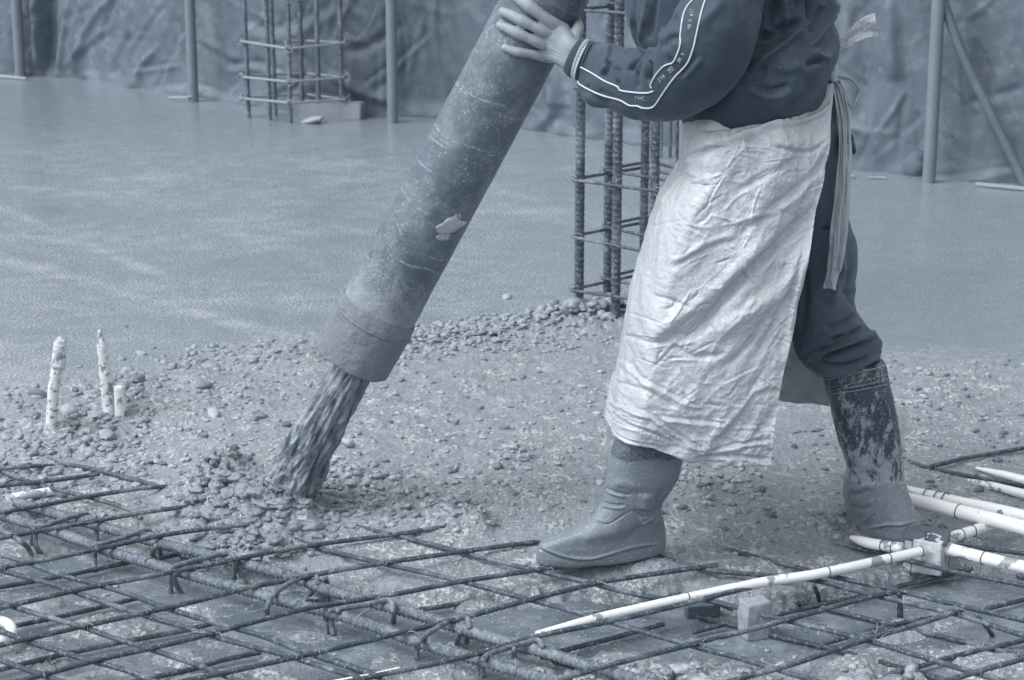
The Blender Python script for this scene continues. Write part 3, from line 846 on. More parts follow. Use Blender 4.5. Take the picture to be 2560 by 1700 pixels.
def wire_knot(root, c, r=.014, mat='wire', ends=2, th=.0011, name='tie_wire'):
    bag = Bag()
    c = np.asarray(c, float)
    a0 = random.uniform(0, 3.14)
    ax = np.array([math.cos(a0), math.sin(a0), 0]); bx = np.array([0, 0, 1.0])
    t = np.linspace(0, 2 * math.pi * 1.15, 14)
    P = c + r * (np.cos(t)[:, None] * ax + np.sin(t)[:, None] * bx * .8) + np.linspace(-.003, .003, 14)[:, None] * np.array([-ax[1], ax[0], 0])
    tube(P, th, nseg=5, step=.004, bag=bag, smooth_path=False)
    for k in range(ends):
        d = np.array([random.gauss(0, .7), random.gauss(-.2, .7), random.uniform(.1, 1.1)]); d /= np.linalg.norm(d)
        L = random.uniform(.018, .04)
        q = c + ax * r * .6 * (1 if k else -1) + bx * r * .5
        tube([q, q + d * L * .5 + (0, 0, .004), q + d * L + np.array([random.gauss(0, .006), 0, -.004])], th, nseg=5, step=.005, bag=bag)
    return bag_link(name, bag, M[mat], root)

def z_at(px, py, base):           # height of the point above ground point `base` seen at row py
    Y = base[1]
    return D(px, py, Y)[2]

b0 = G(1450, 802, 0.0)
colA = thing('rebar_cage', (b0[0] + .12, b0[1], 0), 'tall ribbed column reinforcement rising from the pebble heap behind the worker', 'rebar cage', 'column reinforcement cages standing in the pour')
z1 = z_at(1428, 449, G(1428, 802, 0)); z2 = z_at(1428, 596, G(1428, 802, 0)); z3 = z_at(1428, 722, G(1428, 802, 0))
plan1 = [G(p[0], p[1], z1) for p in ((1426,449),(1532,463),(1646,479),(1748,456),(1612,418))]
plan2 = [G(p[0], p[1], z1) for p in ((1505,432),(1610,449),(1705,463),(1765,446),(1622,411))]
for px, py, dp in ((1450,444,25),(1522,428,24),(1543,460,25),(1612,425,22),(1636,470,25),(1692,440,10)):
    p = G(px, py, z1)
    sc_ = F_PX / ((p - CAM) @ FWD)
    r = dp / 2 / sc_
    vbar(colA, p[0], p[1], r * .93, -.04, 1.95, 'rebar_col', .019 if dp > 15 else .01)
for z_, tilt in ((z1, .0), (z2, .006), (z3, -.004), (z1 + .30, .0), (z1 + .55, 0)):
    for k, plan in enumerate((plan1, plan2)):
        P = np.array(plan); c = P.mean(0)
        P = P.copy(); P[:, 2] = z_ + k * .010 + tilt * np.array([1, 0, -1, 0, 1.0])
        loop = []
        n = len(P)
        for i in range(n):                       # rounded corners
            a, b, c2 = P[i - 1], P[i], P[(i + 1) % n]
            da = (a - b) / np.linalg.norm(a - b); dc = (c2 - b) / np.linalg.norm(c2 - b)
            loop += [b + da * .018, b + (da + dc) * .004, b + dc * .018]
        loop += [loop[0], loop[1]]
        tube_obj('stirrup', loop, .0052, M['rebar_col'], colA, nseg=8, step=.0035, smooth_path=False, rib=(.009, .0007))
for z_ in (z1, z2, z3):
    for p in (plan1[0], plan1[1], plan1[2], plan2[0]):
        wire_knot(colA, (p[0] + random.uniform(-.005, .02), p[1], z_), .016, ends=2)

b1 = G(730, 295, 0.0)
colB = thing('rebar_cage', (b1[0], b1[1], 0), 'distant column reinforcement with three rings of ties before the tarpaulin at left', 'rebar cage', 'column reinforcement cages standing in the pour')
for px, py, d in ((622,293,11),(675,301,11),(689,289,11),(726,308,11),(756,286,11),(797,296,12),(854,296,11)):
    p = G(px, py, 0.0)
    sc_ = F_PX / ((p - CAM) @ FWD)
    vbar(colB, p[0], p[1], d * .5 / sc_, -.04, 1.7, 'rebar_far', .03, random.uniform(-.015, .015), 10)
bL = G(606, 293, 0.0)
for k, pyl in enumerate((106, 190, 245, -10)):
    zz = z_at(606, pyl, bL)
    P = [G(606, 293, 0), G(728, 310, 0), G(868, 298, 0), G(757, 284, 0), G(606, 293, 0)]
    P = [np.array([p[0], p[1], zz + random.uniform(-.008, .008)]) for p in P]
    tube_obj('stirrup', P, .0075, M['block'], colB, nseg=8, step=.03, smooth_path=False)
    for p in P[:4]:
        wire_knot(colB, p + (0, -.01, 0), .022, ends=2, th=.003)
b2 = G(1668, 396, 0.0)
colC = thing('rebar_cage', (b2[0], b2[1], 0), 'thin far bars glimpsed between the near column reinforcement and the apron', 'rebar cage', 'column reinforcement cages standing in the pour')
for px, py in ((1652, 396), (1675, 394), (1712, 402), (1740, 392)):
    p = G(px, py, 0.0); vbar(colC, p[0], p[1], .008, -.03, 1.7, 'rebar_far', .03, 0, 8)
P = [G(1646, 396, 0), G(1712, 404, 0), G(1744, 392, 0), G(1675, 392, 0), G(1646, 396, 0)]
for zz in (.25, .5, .75):
    tube_obj('stirrup', [np.array([p[0], p[1], zz]) for p in P], .006, M['rebar_far'], colC, nseg=6, step=.03, smooth_path=False)

# ------------------------------------------------------------------ reinforcement mats over the formwork
ZA, ZB, ZLA, ZLB = -.018, -.026, -.070, -.076
def extend(pts):
    pts = [np.array(p, float) for p in pts]
    out = list(pts)
    d = pts[-1] - pts[-2]; d = d / np.linalg.norm(d)
    if pts[-1][0] >= 2555 or (pts[-1][1] >= 1660 and d[1] > 0):
        out.append(pts[-1] + d * 220)
    d = pts[0] - pts[1]; d = d / np.linalg.norm(d)
    if pts[0][0] <= 5 or (pts[0][1] >= 1660 and d[1] > 0):
        out.insert(0, pts[0] + d * 220)
    return out
def mat_bar(root, pts, z, r=.0054, sink0=False, sink1=False, hook=False):
    e = extend(pts)
    P = np.array([G(p[0], p[1], z) for p in e])
    P[:, 2] += np.array([random.uniform(-.0015, .0015) for _ in e])
    if sink0: P[0, 2] -= .012
    if sink1: P[-1, 2] -= .012
    if hook:
        d = (P[-1] - P[-2]); d /= np.linalg.norm(d)
        P = np.vstack([P, P[-1] + d * .012 + (0, 0, -.006), P[-1] + d * .016 + (0, 0, -.062)])
        # keep the bend tight
    Q = crom(P, len(P) * 10)
    o = tube_obj('rebar', Q, r, M['rebar'], root, nseg=10, step=.0024, smooth_path=False, rib=(.0085, .0013))
    return o, Q
A_TOP = [
 ([(0,1173),(60,1166),(134,1153)], 0, 1), ([(0,1216),(115,1203),(249,1186)], 0, 0), ([(0,1280),(110,1261),(214,1242),(367,1220),(470,1206)], 0, 1),
 ([(0,1346),(150,1317),(325,1288),(420,1273),(512,1262)], 0, 0), ([(0,1421),(125,1398),(249,1372),(440,1333),(651,1308),(704,1301),(807,1284),(895,1271)], 0, 1),
 ([(0,1521),(110,1495),(230,1467),(471,1421),(712,1375),(855,1352),(1030,1330),(1183,1301)], 0, 0), ([(0,1613),(199,1569),(452,1513),(628,1467),(727,1448),(880,1421),(1144,1381),(1349,1353)], 0, 0),
 ([(61,1700),(245,1651),(413,1613),(536,1582),(758,1525),(899,1498),(1014,1479),(1144,1456),(1374,1421),(1500,1405),(1623,1391)], 0, 0),
 ([(471,1700),(670,1659),(899,1605),(1167,1540),(1336,1498),(1508,1456),(1699,1425),(1794,1410)], 0, 0),
 ([(900,1697),(1160,1643),(1351,1590),(1527,1552),(1699,1513),(1870,1471),(2010,1443)], 0, 0),
 ([(1389,1700),(1550,1657),(1740,1609),(1947,1555),(2138,1502),(2238,1480)], 0, 2), ([(1840,1700),(1985,1659),(2177,1597),(2300,1560),(2410,1524)], 0, 0),
 ([(2372,1700),(2460,1675),(2560,1647)], 0, 0), ([(2326,1166),(2425,1143),(2560,1119)], 0, 0)]
B_TOP = [
 ([(57,1123),(153,1157),(245,1177),(375,1211),(455,1235),(528,1257)], 1, 0), ([(0,1177),(96,1211),(245,1249),(325,1276),(352,1296)], 0, 0),
 ([(639,1307),(674,1326),(785,1364),(899,1395),(1125,1448),(1298,1494),(1470,1540),(1699,1605),(1851,1647),(1960,1680)], 0, 0),
 ([(842,1299),(961,1333),(1125,1372),(1298,1418),(1451,1452),(1623,1494),(1756,1498),(1939,1544),(2150,1597),(2410,1674)], 1, 0),
 ([(1590,1371),(1640,1390),(1775,1425),(1900,1436),(2035,1452),(2177,1487),(2387,1536),(2560,1590)], 0, 0),
 ([(1813,1372),(1928,1402),(2004,1421),(2081,1441),(2234,1475),(2410,1517),(2560,1552)], 0, 0), ([(2066,1353),(2196,1383),(2280,1402),(2387,1429),(2560,1464)], 0, 0),
 ([(2257,1138),(2290,1160),(2330,1172),(2410,1188),(2560,1215)], 1, 0), ([(2387,1353),(2560,1383)], 1, 0),
 ([(0,1424),(126,1460),(207,1487),(344,1532),(459,1567),(536,1590),(631,1617),(727,1643),(899,1697)], 0, 0), ([(0,1387),(77,1410),(145,1437),(245,1464),(325,1487),(421,1521),(555,1563),(651,1590),(727,1617),(804,1643),(865,1664)], 0, 0),
 ([(0,1506),(46,1521),(203,1567),(287,1597),(367,1620),(490,1663),(566,1690)], 0, 0), ([(0,1578),(77,1605),(214,1647),(306,1674),(367,1697)], 0, 0), ([(0,1651),(103,1686)], 0, 0)]
A_LOW = [
 ([(34,1567),(153,1540),(268,1513),(344,1494)],), ([(4,1674),(153,1636),(299,1605),(459,1575),(530,1560)],), ([(0,1467),(153,1441),(230,1425),(330,1404)],),
 ([(390,1693),(490,1670),(555,1651),(651,1632)],), ([(398,1326),(440,1319),(478,1310)],), ([(470,1374),(560,1361),(612,1352)],), ([(400,1397),(450,1386)],),
 ([(685,1421),(765,1402),(857,1390),(991,1364)],), ([(1076,1429),(1206,1402),(1336,1383)],), ([(865,1471),(950,1456),(1030,1441)],), ([(1049,1525),(1144,1509),(1240,1479),(1397,1444),(1466,1433),(1604,1406),(1690,1393)],),
 ([(1486,1536),(1560,1520),(1700,1486)],), ([(2230,1471),(2387,1433),(2475,1414)],), ([(2467,1521),(2560,1498)],), ([(2290,1667),(2400,1638),(2560,1600)],), ([(1935,1538),(2030,1517),(2154,1490)],), ([(2140,1590),(2234,1572)],), ([(1733,1579),(1805,1562)],), ([(2050,1610),(2215,1567),(2330,1545)],), ([(1660,1560),(1500,1602),(1350,1640)][::-1],), ([(2480,1400),(2560,1384)],)]
B_LOW = [
 ([(253,1192),(306,1215),(375,1234),(471,1261),(540,1286)],), ([(1714,1433),(1821,1464),(1890,1479),(2043,1517),(2234,1563),(2425,1609),(2560,1642)],), ([(1745,1540),(1850,1568),(1960,1595),(2080,1622),(2260,1672)],),
 ([(1144,1578),(1200,1594),(1270,1612),(1420,1660)],), ([(800,1636),(870,1663)],), ([(1470,1410),(1560,1436),(1700,1478),(1830,1520)],), ([(2550,1440),(2560,1443)],)]
g0 = G(1280, 1560, ZA)
matT = thing('rebar_mat', (g0[0], g0[1], DECK_Z), 'upper layer of thin ribbed bars tied in a grid over the formwork', 'rebar mat', 'layers of tied reinforcement mat')
TA, TBL = [], []
for pts, s0, s1 in A_TOP:
    TA.append(mat_bar(matT, pts, ZA, sink0=s0 == 1, sink1=s1 == 1, hook=s1 == 2)[1])
for pts, s0, s1 in B_TOP:
    TBL.append(mat_bar(matT, pts, ZB, sink0=s0 == 1, sink1=s1 == 1)[1])
g0 = G(1280, 1600, ZLA)
matL = thing('rebar_mat', (g0[0], g0[1], DECK_Z), 'lower layer of thin bars lying close to the wet formwork beneath the upper grid', 'rebar mat', 'layers of tied reinforcement mat')
for (pts,) in A_LOW: mat_bar(matL, pts, ZLA, .0051)
for (pts,) in B_LOW: mat_bar(matL, pts, ZLB, .0051)
# ties where upper bars cross
nk = 0
for P in TA:
    for Q in TBL:
        d = np.linalg.norm(P[:, None, :2] - Q[None, :, :2], axis=2)
        i, j = np.unravel_index(d.argmin(), d.shape)
        if d[i, j] < .02:
            # refine on segments
            c = (P[i] + Q[j]) / 2
            x, y = proj(c[None])
            if -50 < x[0] < 2600 and y[0] < 1730 and random.random() < .62:
                wire_knot(matT, (c[0], c[1], (ZA + ZB) / 2), .0095, ends=random.choice((1, 1, 2)), th=.0008); nk += 1
# support legs: short bars standing from the mat to the deck
for (x0, y0, x1, y1) in ((2035,1462,2049,1510),(2246,1482,2253,1546),(2440,1538,2482,1590),(1992,1505,1998,1512)):
    a = G(x0, y0, ZA); bq = G(x1, y1, DECK_Z)
    tube_obj('support_leg', [a, (a + bq) / 2 + (.002, 0, 0), bq], .0048, M['rebar'], matT, nseg=8, step=.003, rib=(.0085, .0008))

# beam cage: two heavy bars with bent stirrups
g0 = G(700, 1460, -.04)
beam = thing('beam_cage', (g0[0], g0[1], DECK_Z), 'pair of heavy ribbed bars with bent stirrups crossing the lower left', 'rebar cage')
def heavy(pts, z=-.037):
    e = extend(pts)
    P = np.array([G(p[0], p[1], z) for p in e])
    Q = crom(P, len(P) * 8)
    return tube_obj('main_bar', Q, .0113, M['rebar_big'], beam, nseg=18, step=.0026, smooth_path=False, rib=(.0125, .0027)), Q
o1, H1 = heavy([(0,1288),(96,1316),(230,1362),(287,1383),(440,1427),(612,1475),(727,1508),(842,1536),(953,1572),(1045,1605),(1144,1634),(1259,1668),(1374,1700)])
o2, H2 = heavy([(40,1256),(153,1289),(245,1314),(325,1337),(421,1364),(536,1391),(727,1441),(804,1470),(899,1499),(972,1517),(1068,1544),(1137,1566),(1240,1599),(1336,1624),(1470,1663),(1560,1690)])
ZS = -.021
def stirrup(top, legs):
    bag = Bag()
    P = [G(p[0], p[1], ZS) for p in top]
    Q = np.array(P)
    path = list(crom(Q, len(Q) * 8))
    tube(path, .0058, nseg=9, step=.003, smooth_path=False, rib=(.009, .0009), bag=bag)
    for lg in legs:
        pts = [G(lg[0][0], lg[0][1], ZS)]
        for k, p in enumerate(lg[1:]):
            f = (k + 1) / (len(lg) - 1)
            pts.append(G(p[0], p[1], ZS + (DECK_Z - ZS) * f))
        tube(pts, .0058, nseg=9, step=.003, rib=(.009, .0009), bag=bag)
    return bag_link('stirrup', bag, M['rebar_big'], beam)
def zc(pts, ox=0): return [(ox + x / 2.613, 1100 + y / 2.613) for x, y in pts]
S = lambda top, legs, ox=0: stirrup(zc(top, ox), [zc(l, ox) for l in legs])
S([(-60,590),(20,600),(90,630),(140,670)], [[(140,670),(180,700),(215,775)]])
S([(200,575),(290,560),(440,510),(560,475),(600,478),(628,510)], [[(628,510),(632,560),(630,665)], [(225,580),(205,640),(212,705)], [(235,590),(235,690),(280,755)]])
S([(600,700),(660,680),(830,630),(960,585),(1010,590),(1040,625)], [[(1040,625),(1045,700),(1045,770)], [(1020,690),(1000,730),(985,768)], [(625,700),(618,760),(617,862)]])
S([(1110,860),(1160,820),(1340,770),(1480,740),(1525,755),(1540,790)], [[(1540,790),(1536,840),(1533,905)], [(1125,850),(1115,920),(1115,1000)], [(1140,870),(1145,930),(1182,995)]])
S([(1745,1090),(1790,1010),(1900,930),(2030,880),(2065,890),(2075,930)], [[(2125,900),(2140,960),(2130,1060)], [(1745,1090),(1742,1110),(1748,1150)], [(2110,910),(2050,980),(1985,1050)]])
S([(60,1120),(140,1100),(300,1075),(430,1045),(470,1060),(480,1110)], [[(480,1110),(482,1150),(480,1190)], [(110,1105),(45,1150),(42,1280)], [(120,1115),(80,1160),(85,1280)]], 800)
S([(640,1330),(700,1270),(830,1190),(920,1155),(965,1170),(975,1215)], [[(975,1215),(965,1260),(958,1335)], [(915,1250),(905,1290),(890,1335)], [(680,1290),(640,1340),(630,1435)]], 800)
S([(1060,1440),(1110,1395),(1250,1350),(1400,1310),(1440,1320),(1455,1350)], [[(1100,1400),(1045,1430),(1030,1545)], [(1110,1410),(1065,1450),(1065,1550)], [(1270,1370),(1268,1390),(1268,1415)]], 800)
for hp in (H1, H2):
    for k in range(6, len(hp) - 6, 11):
        x, y = proj(hp[k][None])
        if 0 < x[0] < 1500: wire_knot(beam, hp[k] + (0, 0, .002), .015, ends=1, th=.0009)

# loose snips of wire lying over the mats
for k, (px, py) in enumerate(((352,1290),(640,1300),(660,1520),(480,1580),(690,1595),(520,1555),(1060,1448),(1090,1500),(1640,1400),(1780,1408),(2415,1530),(2180,1600),(1750,1610),(390,1690),(285,1590),(1440,1500),(1990,1425),(20,1650),(965,1465),(880,1660))):
    c = G(px, py, ZA + .006)
    n = 4; a = random.uniform(0, 6.28)
    P = [c]
    for i in range(n):
        a += random.gauss(0, .7)
        P.append(P[-1] + np.array([math.cos(a), math.sin(a) * .6, random.uniform(-.25, .45)]) * random.uniform(.008, .02))
    V, Q, T = tube(P, .0008, nseg=5, step=.004)
    link('tie_wire', V, Q, T, M['wire'], matT)

# ------------------------------------------------------------------ white conduits
def conduit(pts, dpx, label, z=None, mat='pvc', bands=(), ends=None, taper=None):
    """dpx: thickness in pixels of the tube"""
    e = extend(pts)
    if z is None: z = -.02
    zs = z if isinstance(z, (list, tuple)) else [z] * len(e)
    if len(zs) < len(e): zs = list(zs) + [zs[-1]] * (len(e) - len(zs))
    P = np.array([G(p[0], p[1], zz) for p, zz in zip(e, zs)])
    sc_ = F_PX / ((P[0] - CAM) @ FWD)
    r = dpx / 2 / sc_
    root = thing('conduit', P.mean(0) - (0, 0, r), label, 'conduit', 'white conduits laid over the reinforcement')
    tube_obj('tube', P, (r if taper is None else [r * t for t in taper]), M[mat], root, nseg=20, step=.008, jitter=r * .03)
    for (bx, by) in bands:
        c = G(bx, by, z if not isinstance(z, (list, tuple)) else np.mean(z))
        k = np.linalg.norm(P[:, None] - c, axis=2).ravel() if False else None
        Q = crom(P, 80); i = np.linalg.norm(Q - c, axis=1).argmin(); i = min(max(i, 1), 78)
        tdir = Q[i + 1] - Q[i - 1]; tdir /= np.linalg.norm(tdir)
        u = np.cross(tdir, (0, 0, 1.0)); u /= np.linalg.norm(u); w = np.cross(u, tdir)
        t = np.linspace(0, 2 * math.pi, 25)
        ring = Q[i] + (r * 1.03) * (np.cos(t)[:, None] * u + np.sin(t)[:, None] * w) + tdir * (.003 * np.sin(t * .5))[:, None]
        tube_obj('binding_wire', ring, .0013, M['wire_dark'], root, nseg=6, step=.004, smooth_path=False)
    return root
conduit([(1345,1590),(1500,1545),(1660,1508),(1760,1486),(1851,1467),(1928,1452),(2043,1435),(2196,1402),(2308,1377)], 27, 'long muddy white conduit running up right into the taped junction box', [-.024,-.022,-.02,-.018,-.014,-.01,-.004,0,.004], 'pvc_muddy', ((1730,1492),(2062,1432),(2200,1402),(2282,1383)))
conduit([(870,1701),(940,1688),(1000,1674)], 16, 'short end of white conduit showing at the bottom edge beneath a grid bar', -.03, 'pvc')
conduit([(2128,1344),(2160,1354),(2190,1361),(2255,1370)], 27, 'stub of white conduit entering the left side of the junction box by the rear boot', [-.012,-.004,.0,.004], 'pvc_muddy', ((2208,1364),(2238,1367)), taper=[.45, .8, 1, 1, 1, 1])
conduit([(2352,1366),(2400,1380),(2456,1394),(2560,1418)], 32, 'white conduit leaving the junction box towards the lower right edge', .0, 'pvc_muddy', ((2460,1394),))
conduit([(2340,1355),(2368,1346),(2420,1331),(2479,1312),(2530,1297)], 28, 'white conduit climbing right from the junction box under two parallel conduits', .0, 'pvc_muddy', ((2402,1336),(2430,1328)))
conduit([(2235,1242),(2272,1250),(2330,1262),(2387,1276),(2470,1296),(2560,1320)], 36, 'nearer of two thick parallel white conduits beginning behind the rear boot', .022, 'pvc', ((2397,1278),))
conduit([(2268,1220),(2310,1235),(2380,1252),(2470,1271),(2560,1292)], 33, 'farther of two thick parallel white conduits with muddy gaps near its buried tip', [.0,.006,.010,.012,.012], 'pvc', ((2318,1237),(2345,1244),(2362,1248)), taper=[.4, .85, .9, 1, 1, 1, 1])
conduit([(2440,1170),(2490,1182),(2560,1200)], 24, 'farthest white conduit at the right edge, above the diagonal bar', [-.02,-.014,-.012], 'pvc', taper=[.3, .85, 1, 1, 1])
conduit([(2408,1199),(2470,1212),(2560,1235)], 24, 'second farthest white conduit at the right edge, just below the diagonal bar', [-.03,-.022,-.02], 'pvc_muddy', taper=[.3, .85, 1, 1, 1])
conduit([(20,1246),(60,1240),(95,1234),(134,1227)], 23, 'short stub of white conduit lying among the bars at upper left of the grid', [-.05,-.04,-.036,-.036], 'pvc_muddy')
conduit([(-60,1548),(-10,1551),(20,1560),(30,1580),(15,1598),(-12,1604),(-60,1606)], 27, 'bent white conduit elbow poking in at the lower left edge', -.045, 'pvc')

# junction box wrapped in film
jc = G(2322, 1402, -.03)
jb = thing('junction_box', jc - (0, 0, .05), 'square junction box wrapped in muddy plastic film where four conduits meet', 'junction box')
bm = bmesh.new(); bmesh.ops.create_cube(bm, size=1.0)
bmesh.ops.subdivide_edges(bm, edges=bm.edges[:], cuts=22, use_grid_fill=True)
V = np.array([v.co[:] for v in bm.verts]); bm.faces.ensure_lookup_table(); bm.verts.index_update()
Qf = np.array([[v.index for v in f.verts] for f in bm.faces]); bm.free()
V2 = V.copy(); rr = np.linalg.norm(V, axis=1)[:, None]
V = V * (1 - .10 * np.clip(rr - .55, 0, 1))
V = V * np.array([.082, .082, .075])
an = -.42
R = np.array([[math.cos(an), math.sin(an), 0], [-math.sin(an), math.cos(an), 0], [0, 0, 1]])
V = V @ R
V = V + (V / np.linalg.norm(V, axis=1)[:, None]) * (.0045 * ridged(V[:, 0] * 30, V[:, 1] * 30, V[:, 2] * 18, 3))[:, None]
jbc = np.array([jc[0], jc[1] + .03, -.018])
link('wrapped_box', V + jbc, Qf, None, M['film'], jb)
V, Q, T = box(jbc + (0, 0, .040), .10, .085, .006, an + .1, .002, (.08, .05))
link('lid_board', V, Q, T, M['wood'], jb, smooth=False)
for dx in (-.043, .043):
    t = np.linspace(0, 2 * math.pi, 5)[:4] + math.pi / 4
    loop = [jbc + np.array([dx + .0 * s_, c_ * .062, s_ * .056]) for c_, s_ in zip(np.cos(t), np.sin(t))]; loop.append(loop[0])
    tube_obj('binding_wire', loop, .0012, M['wire_dark'], jb, nseg=5, step=.005, smooth_path=False)
tube_obj('binding_wire', [jbc + (-.01, -.04, .045), jbc + (-.014, -.04, .058), jbc + (-.006, -.04, .062), jbc + (0, -.04, .054), jbc + (-.008, -.04, .046)], .0012, M['wire_dark'], jb, nseg=5, step=.002)

# blocks
def block(px, py, w, d, h, rz, label, mat, name='spacer_block', tilt=(0, 0)):
    c = G(px, py, DECK_Z)
    V, Q, T = rough_box(c + (0, 0, h / 2), w, d, h, rz, .0035 if mat == 'block' else .0015)
    tag(link(name, V, Q, T, M[mat]), label, 'block', 'blocks set under the reinforcement')
block(1885, 1592, .056, .045, .085, .35, 'pale upright concrete spacer block standing in the grid left of the right-hand ties', 'block')
block(1368, 1462, .075, .035, .026, .25, 'low dark wooden block lying under the bars below the front boot', 'wood', 'wood_block')
block(1325, 1470, .03, .03, .026, .1, 'small square end of dark wood beside the low wooden block', 'wood', 'wood_block')
block(1755, 1540, .075, .03, .030, .2, 'dark wooden block wired under the long white conduit', 'wood', 'wood_block')

# white stubs standing in the concrete
def stub(pts, dpx, label, taper, film=None):
    base_ = Ground(pts[0][0], pts[0][1])
    Y = base_[1]
    P = np.array([D(x, y, Y) for x, y in pts]); P[0, 2] -= .03
    sc_ = F_PX / ((P[0] - CAM) @ FWD); r = dpx / 2 / sc_
    root = thing('conduit_stub', (base_[0], base_[1], 0), label, 'conduit', 'white conduit stubs standing in the concrete')
    tube_obj('tube', P, [r * t for t in taper], M['pvc_crusted'], root, nseg=20, step=.003, jitter=r * .10)
    if film is not None:
        F_ = np.array([D(x, y, Y - r * .3) for x, y in film])
        V, Q, T = tube(F_, [r * .9, r * 1.15, r * 1.1, r * 1.25, r * .5], nseg=18, step=.002)
        c = V.mean(0); V = V + (V - c) * (.12 * ridged(V[:, 0] * 60, V[:, 1] * 60, V[:, 2] * 50, 3))[:, None]
        link('wrapping', V, Q, T, M['film'], root)
    return root
stub([(126,1072),(133,985),(145,905),(151,862)], 28, 'leaning white stub at left with torn wrapping round its top', [1,1,1,.9], [(152,852),(150,870),(148,890),(146,915),(144,930)])
stub([(275,1040),(268,975),(260,905),(253,850),(250,824)], 30, 'tall pointed white stub, second from the left', [1,1,1,1,.95,.85,.25])
stub([(302,1040),(301,1000),(300,966)], 30, 'short broken white stub against the right of the tall one', [1,1,1])

# ------------------------------------------------------------------ concrete pump hose
def add_uv(o, U):
    uv = o.data.uv_layers.new(name='along')
    li = np.empty(len(o.data.loops), np.int32); o.data.loops.foreach_get('vertex_index', li)
    uv.data.foreach_set('uv', U[li].astype(np.float32).ravel())
YH = 4.52
def hose_pt(f):                    # f = 0 mouth, 1 = top of the frame
    return D(884 + (1361 - 884) * f, 893 - 893 * f, YH + .03 * (1 - f))
m0, m1 = hose_pt(0), hose_pt(1); hd = (m1 - m0) / np.linalg.norm(m1 - m0)
hose = thing('concrete_hose', m0, 'thick dusty concrete pump hose held slanting down over the pour', 'hose')
HL = np.linalg.norm(m1 - m0) + .9
hu = np.cross(hd, [0, 1.0, 0]); hu /= np.linalg.norm(hu); hv = np.cross(hd, hu)
def shell(name, s0, s1, r0, r1, mat, amp, inner=.012, step=.004, nseg=96, crustish=0.0, smoothend=0.0):
    n = int((s1 - s0) / step) + 2
    s = np.linspace(s0, s1, n); a = np.linspace(0, 2 * math.pi, nseg, endpoint=False)
    R = np.interp(s, [s0, s1], [r0, r1])[:, None] + np.zeros(nseg)
    SS, AA = np.meshgrid(s, a, indexing='ij')
    R = R + amp * fbm(SS * 9, np.cos(AA) * 1.2, np.sin(AA) * 1.2, 4)
    if crustish:
        R = R + crustish * (ridged(SS * 30, np.cos(AA) * 3, np.sin(AA) * 3 + SS * 12, 4) - .3)
    c = m0 + hd * s[:, None]
    V = c[:, None] + R[..., None] * (np.cos(a)[None, :, None] * hu + np.sin(a)[None, :, None] * hv)
    RI = R[0] - inner                     # rim and bore
    e0 = c[0] + RI[:, None] * (np.cos(a)[:, None] * hu + np.sin(a)[:, None] * hv) + hd * .003
    e1 = e0 + hd * min(.18, s1 - s0)
    V = np.concatenate([e1[None], e0[None], V], 0)
    U = np.stack([np.tile(a / (2 * math.pi), len(V)), np.repeat(np.concatenate([[s0 + .18, s0], s]), nseg)], 1)
    o = link(name, V.reshape(-1, 3), grid_faces(len(V), nseg, True), None, M[mat], hose)
    add_uv(o, U)
    return o
RH = .0885
hose_o = shell('tube', .04, HL, RH * 1.02, RH * .985, 'hose', .0012)
shell('crusted_collar', -.012, .108, RH * 1.03, RH * 1.10, 'crust', .003, crustish=.0010, step=.0025, nseg=160)
shell('crust_lip', .098, .135, RH * 1.11, RH * 1.03, 'crust', .003, crustish=.0012, step=.0025, nseg=160)

# lump of dried cement on the hose skin
dg = bpy.context.evaluated_depsgraph_get()
def bvh_of(o):
    me = o.data; vs = [o.matrix_world @ v.co for v in me.vertices]
    if o.parent is not None: vs = [v.co.copy() for v in me.vertices]
    return BVHTree.FromPolygons(vs, [tuple(p.vertices) for p in me.polygons])
hose_bvh = bvh_of(hose_o)
def cast(bvh, px, py):
    r = ray(px, py); r = r / np.linalg.norm(r)
    h = bvh.ray_cast(Vector(CAM), Vector(r))
    if h[0] is None: return None, None
    n = h[1]
    if n.dot(Vector(r)) > 0: n = -n
    return np.array(h[0]), np.array(n)
bag = Bag()
for (x, y, r, sx_, ang) in ((1124,566,.022,1.5,.75),(1108,592,.012,1.4,.4),(1140,548,.012,1.2,1.1)):
    p, n = cast(hose_bvh, x, y)
    b_ = np.cross(n, hu); b_ /= np.linalg.norm(b_); a_ = np.cross(b_, n)
    e1 = a_ * math.cos(ang) + b_ * math.sin(ang); e2 = np.cross(n, e1)
    V = ICO3.copy(); V = V * (1 + .45 * fbm(V[:, 0] * 1.7 + x, V[:, 1] * 1.7, V[:, 2] * .5, 4))[:, None]
    V = V * np.array([sx_, .8, .16]) * r
    bag.add(p + V @ np.stack([e1, e2, n]), None, ICOT3)
bag_link('cement_lump', bag, M['stone'], hose)

# ------------------------------------------------------------------ falling concrete
s_top = D(893, 908, YH + .035); s_bot = Ground(716, 1236)
n = 220; ns = 110
f = np.linspace(-.10, 1.03, n); a = np.linspace(0, 2 * math.pi, ns, endpoint=False)
path = np.array([D(893 + (716 - 893) * t - 6 * math.sin(math.pi * t), 908 + (1240 - 908) * t, YH + .035 + (s_bot[1] - YH - .035) * t) for t in f])
rw = np.interp(f, [-.1, 0, .15, .5, 1.03], [.043, .044, .047, .050, .060])
FF, AA = np.meshgrid(f, a, indexing='ij')
R = rw[:, None] * (1 + .16 * fbm(FF * 4.5, np.cos(AA) * 2.0, np.sin(AA) * 2.0, 2) + .12 * fbm(FF * 2.6 + 4, np.cos(AA) * 4.5, np.sin(AA) * 4.5, 2) * np.clip(FF + .55, 0, 1) + .05 * np.clip(FF + .3, 0, 1) * 1.7 * ridged(FF * 10, np.cos(AA) * 4, np.sin(AA) * 4 + 3, 3) + .045 * fbm(FF * 3.5, np.cos(AA) * 11, np.sin(AA) * 11, 2))
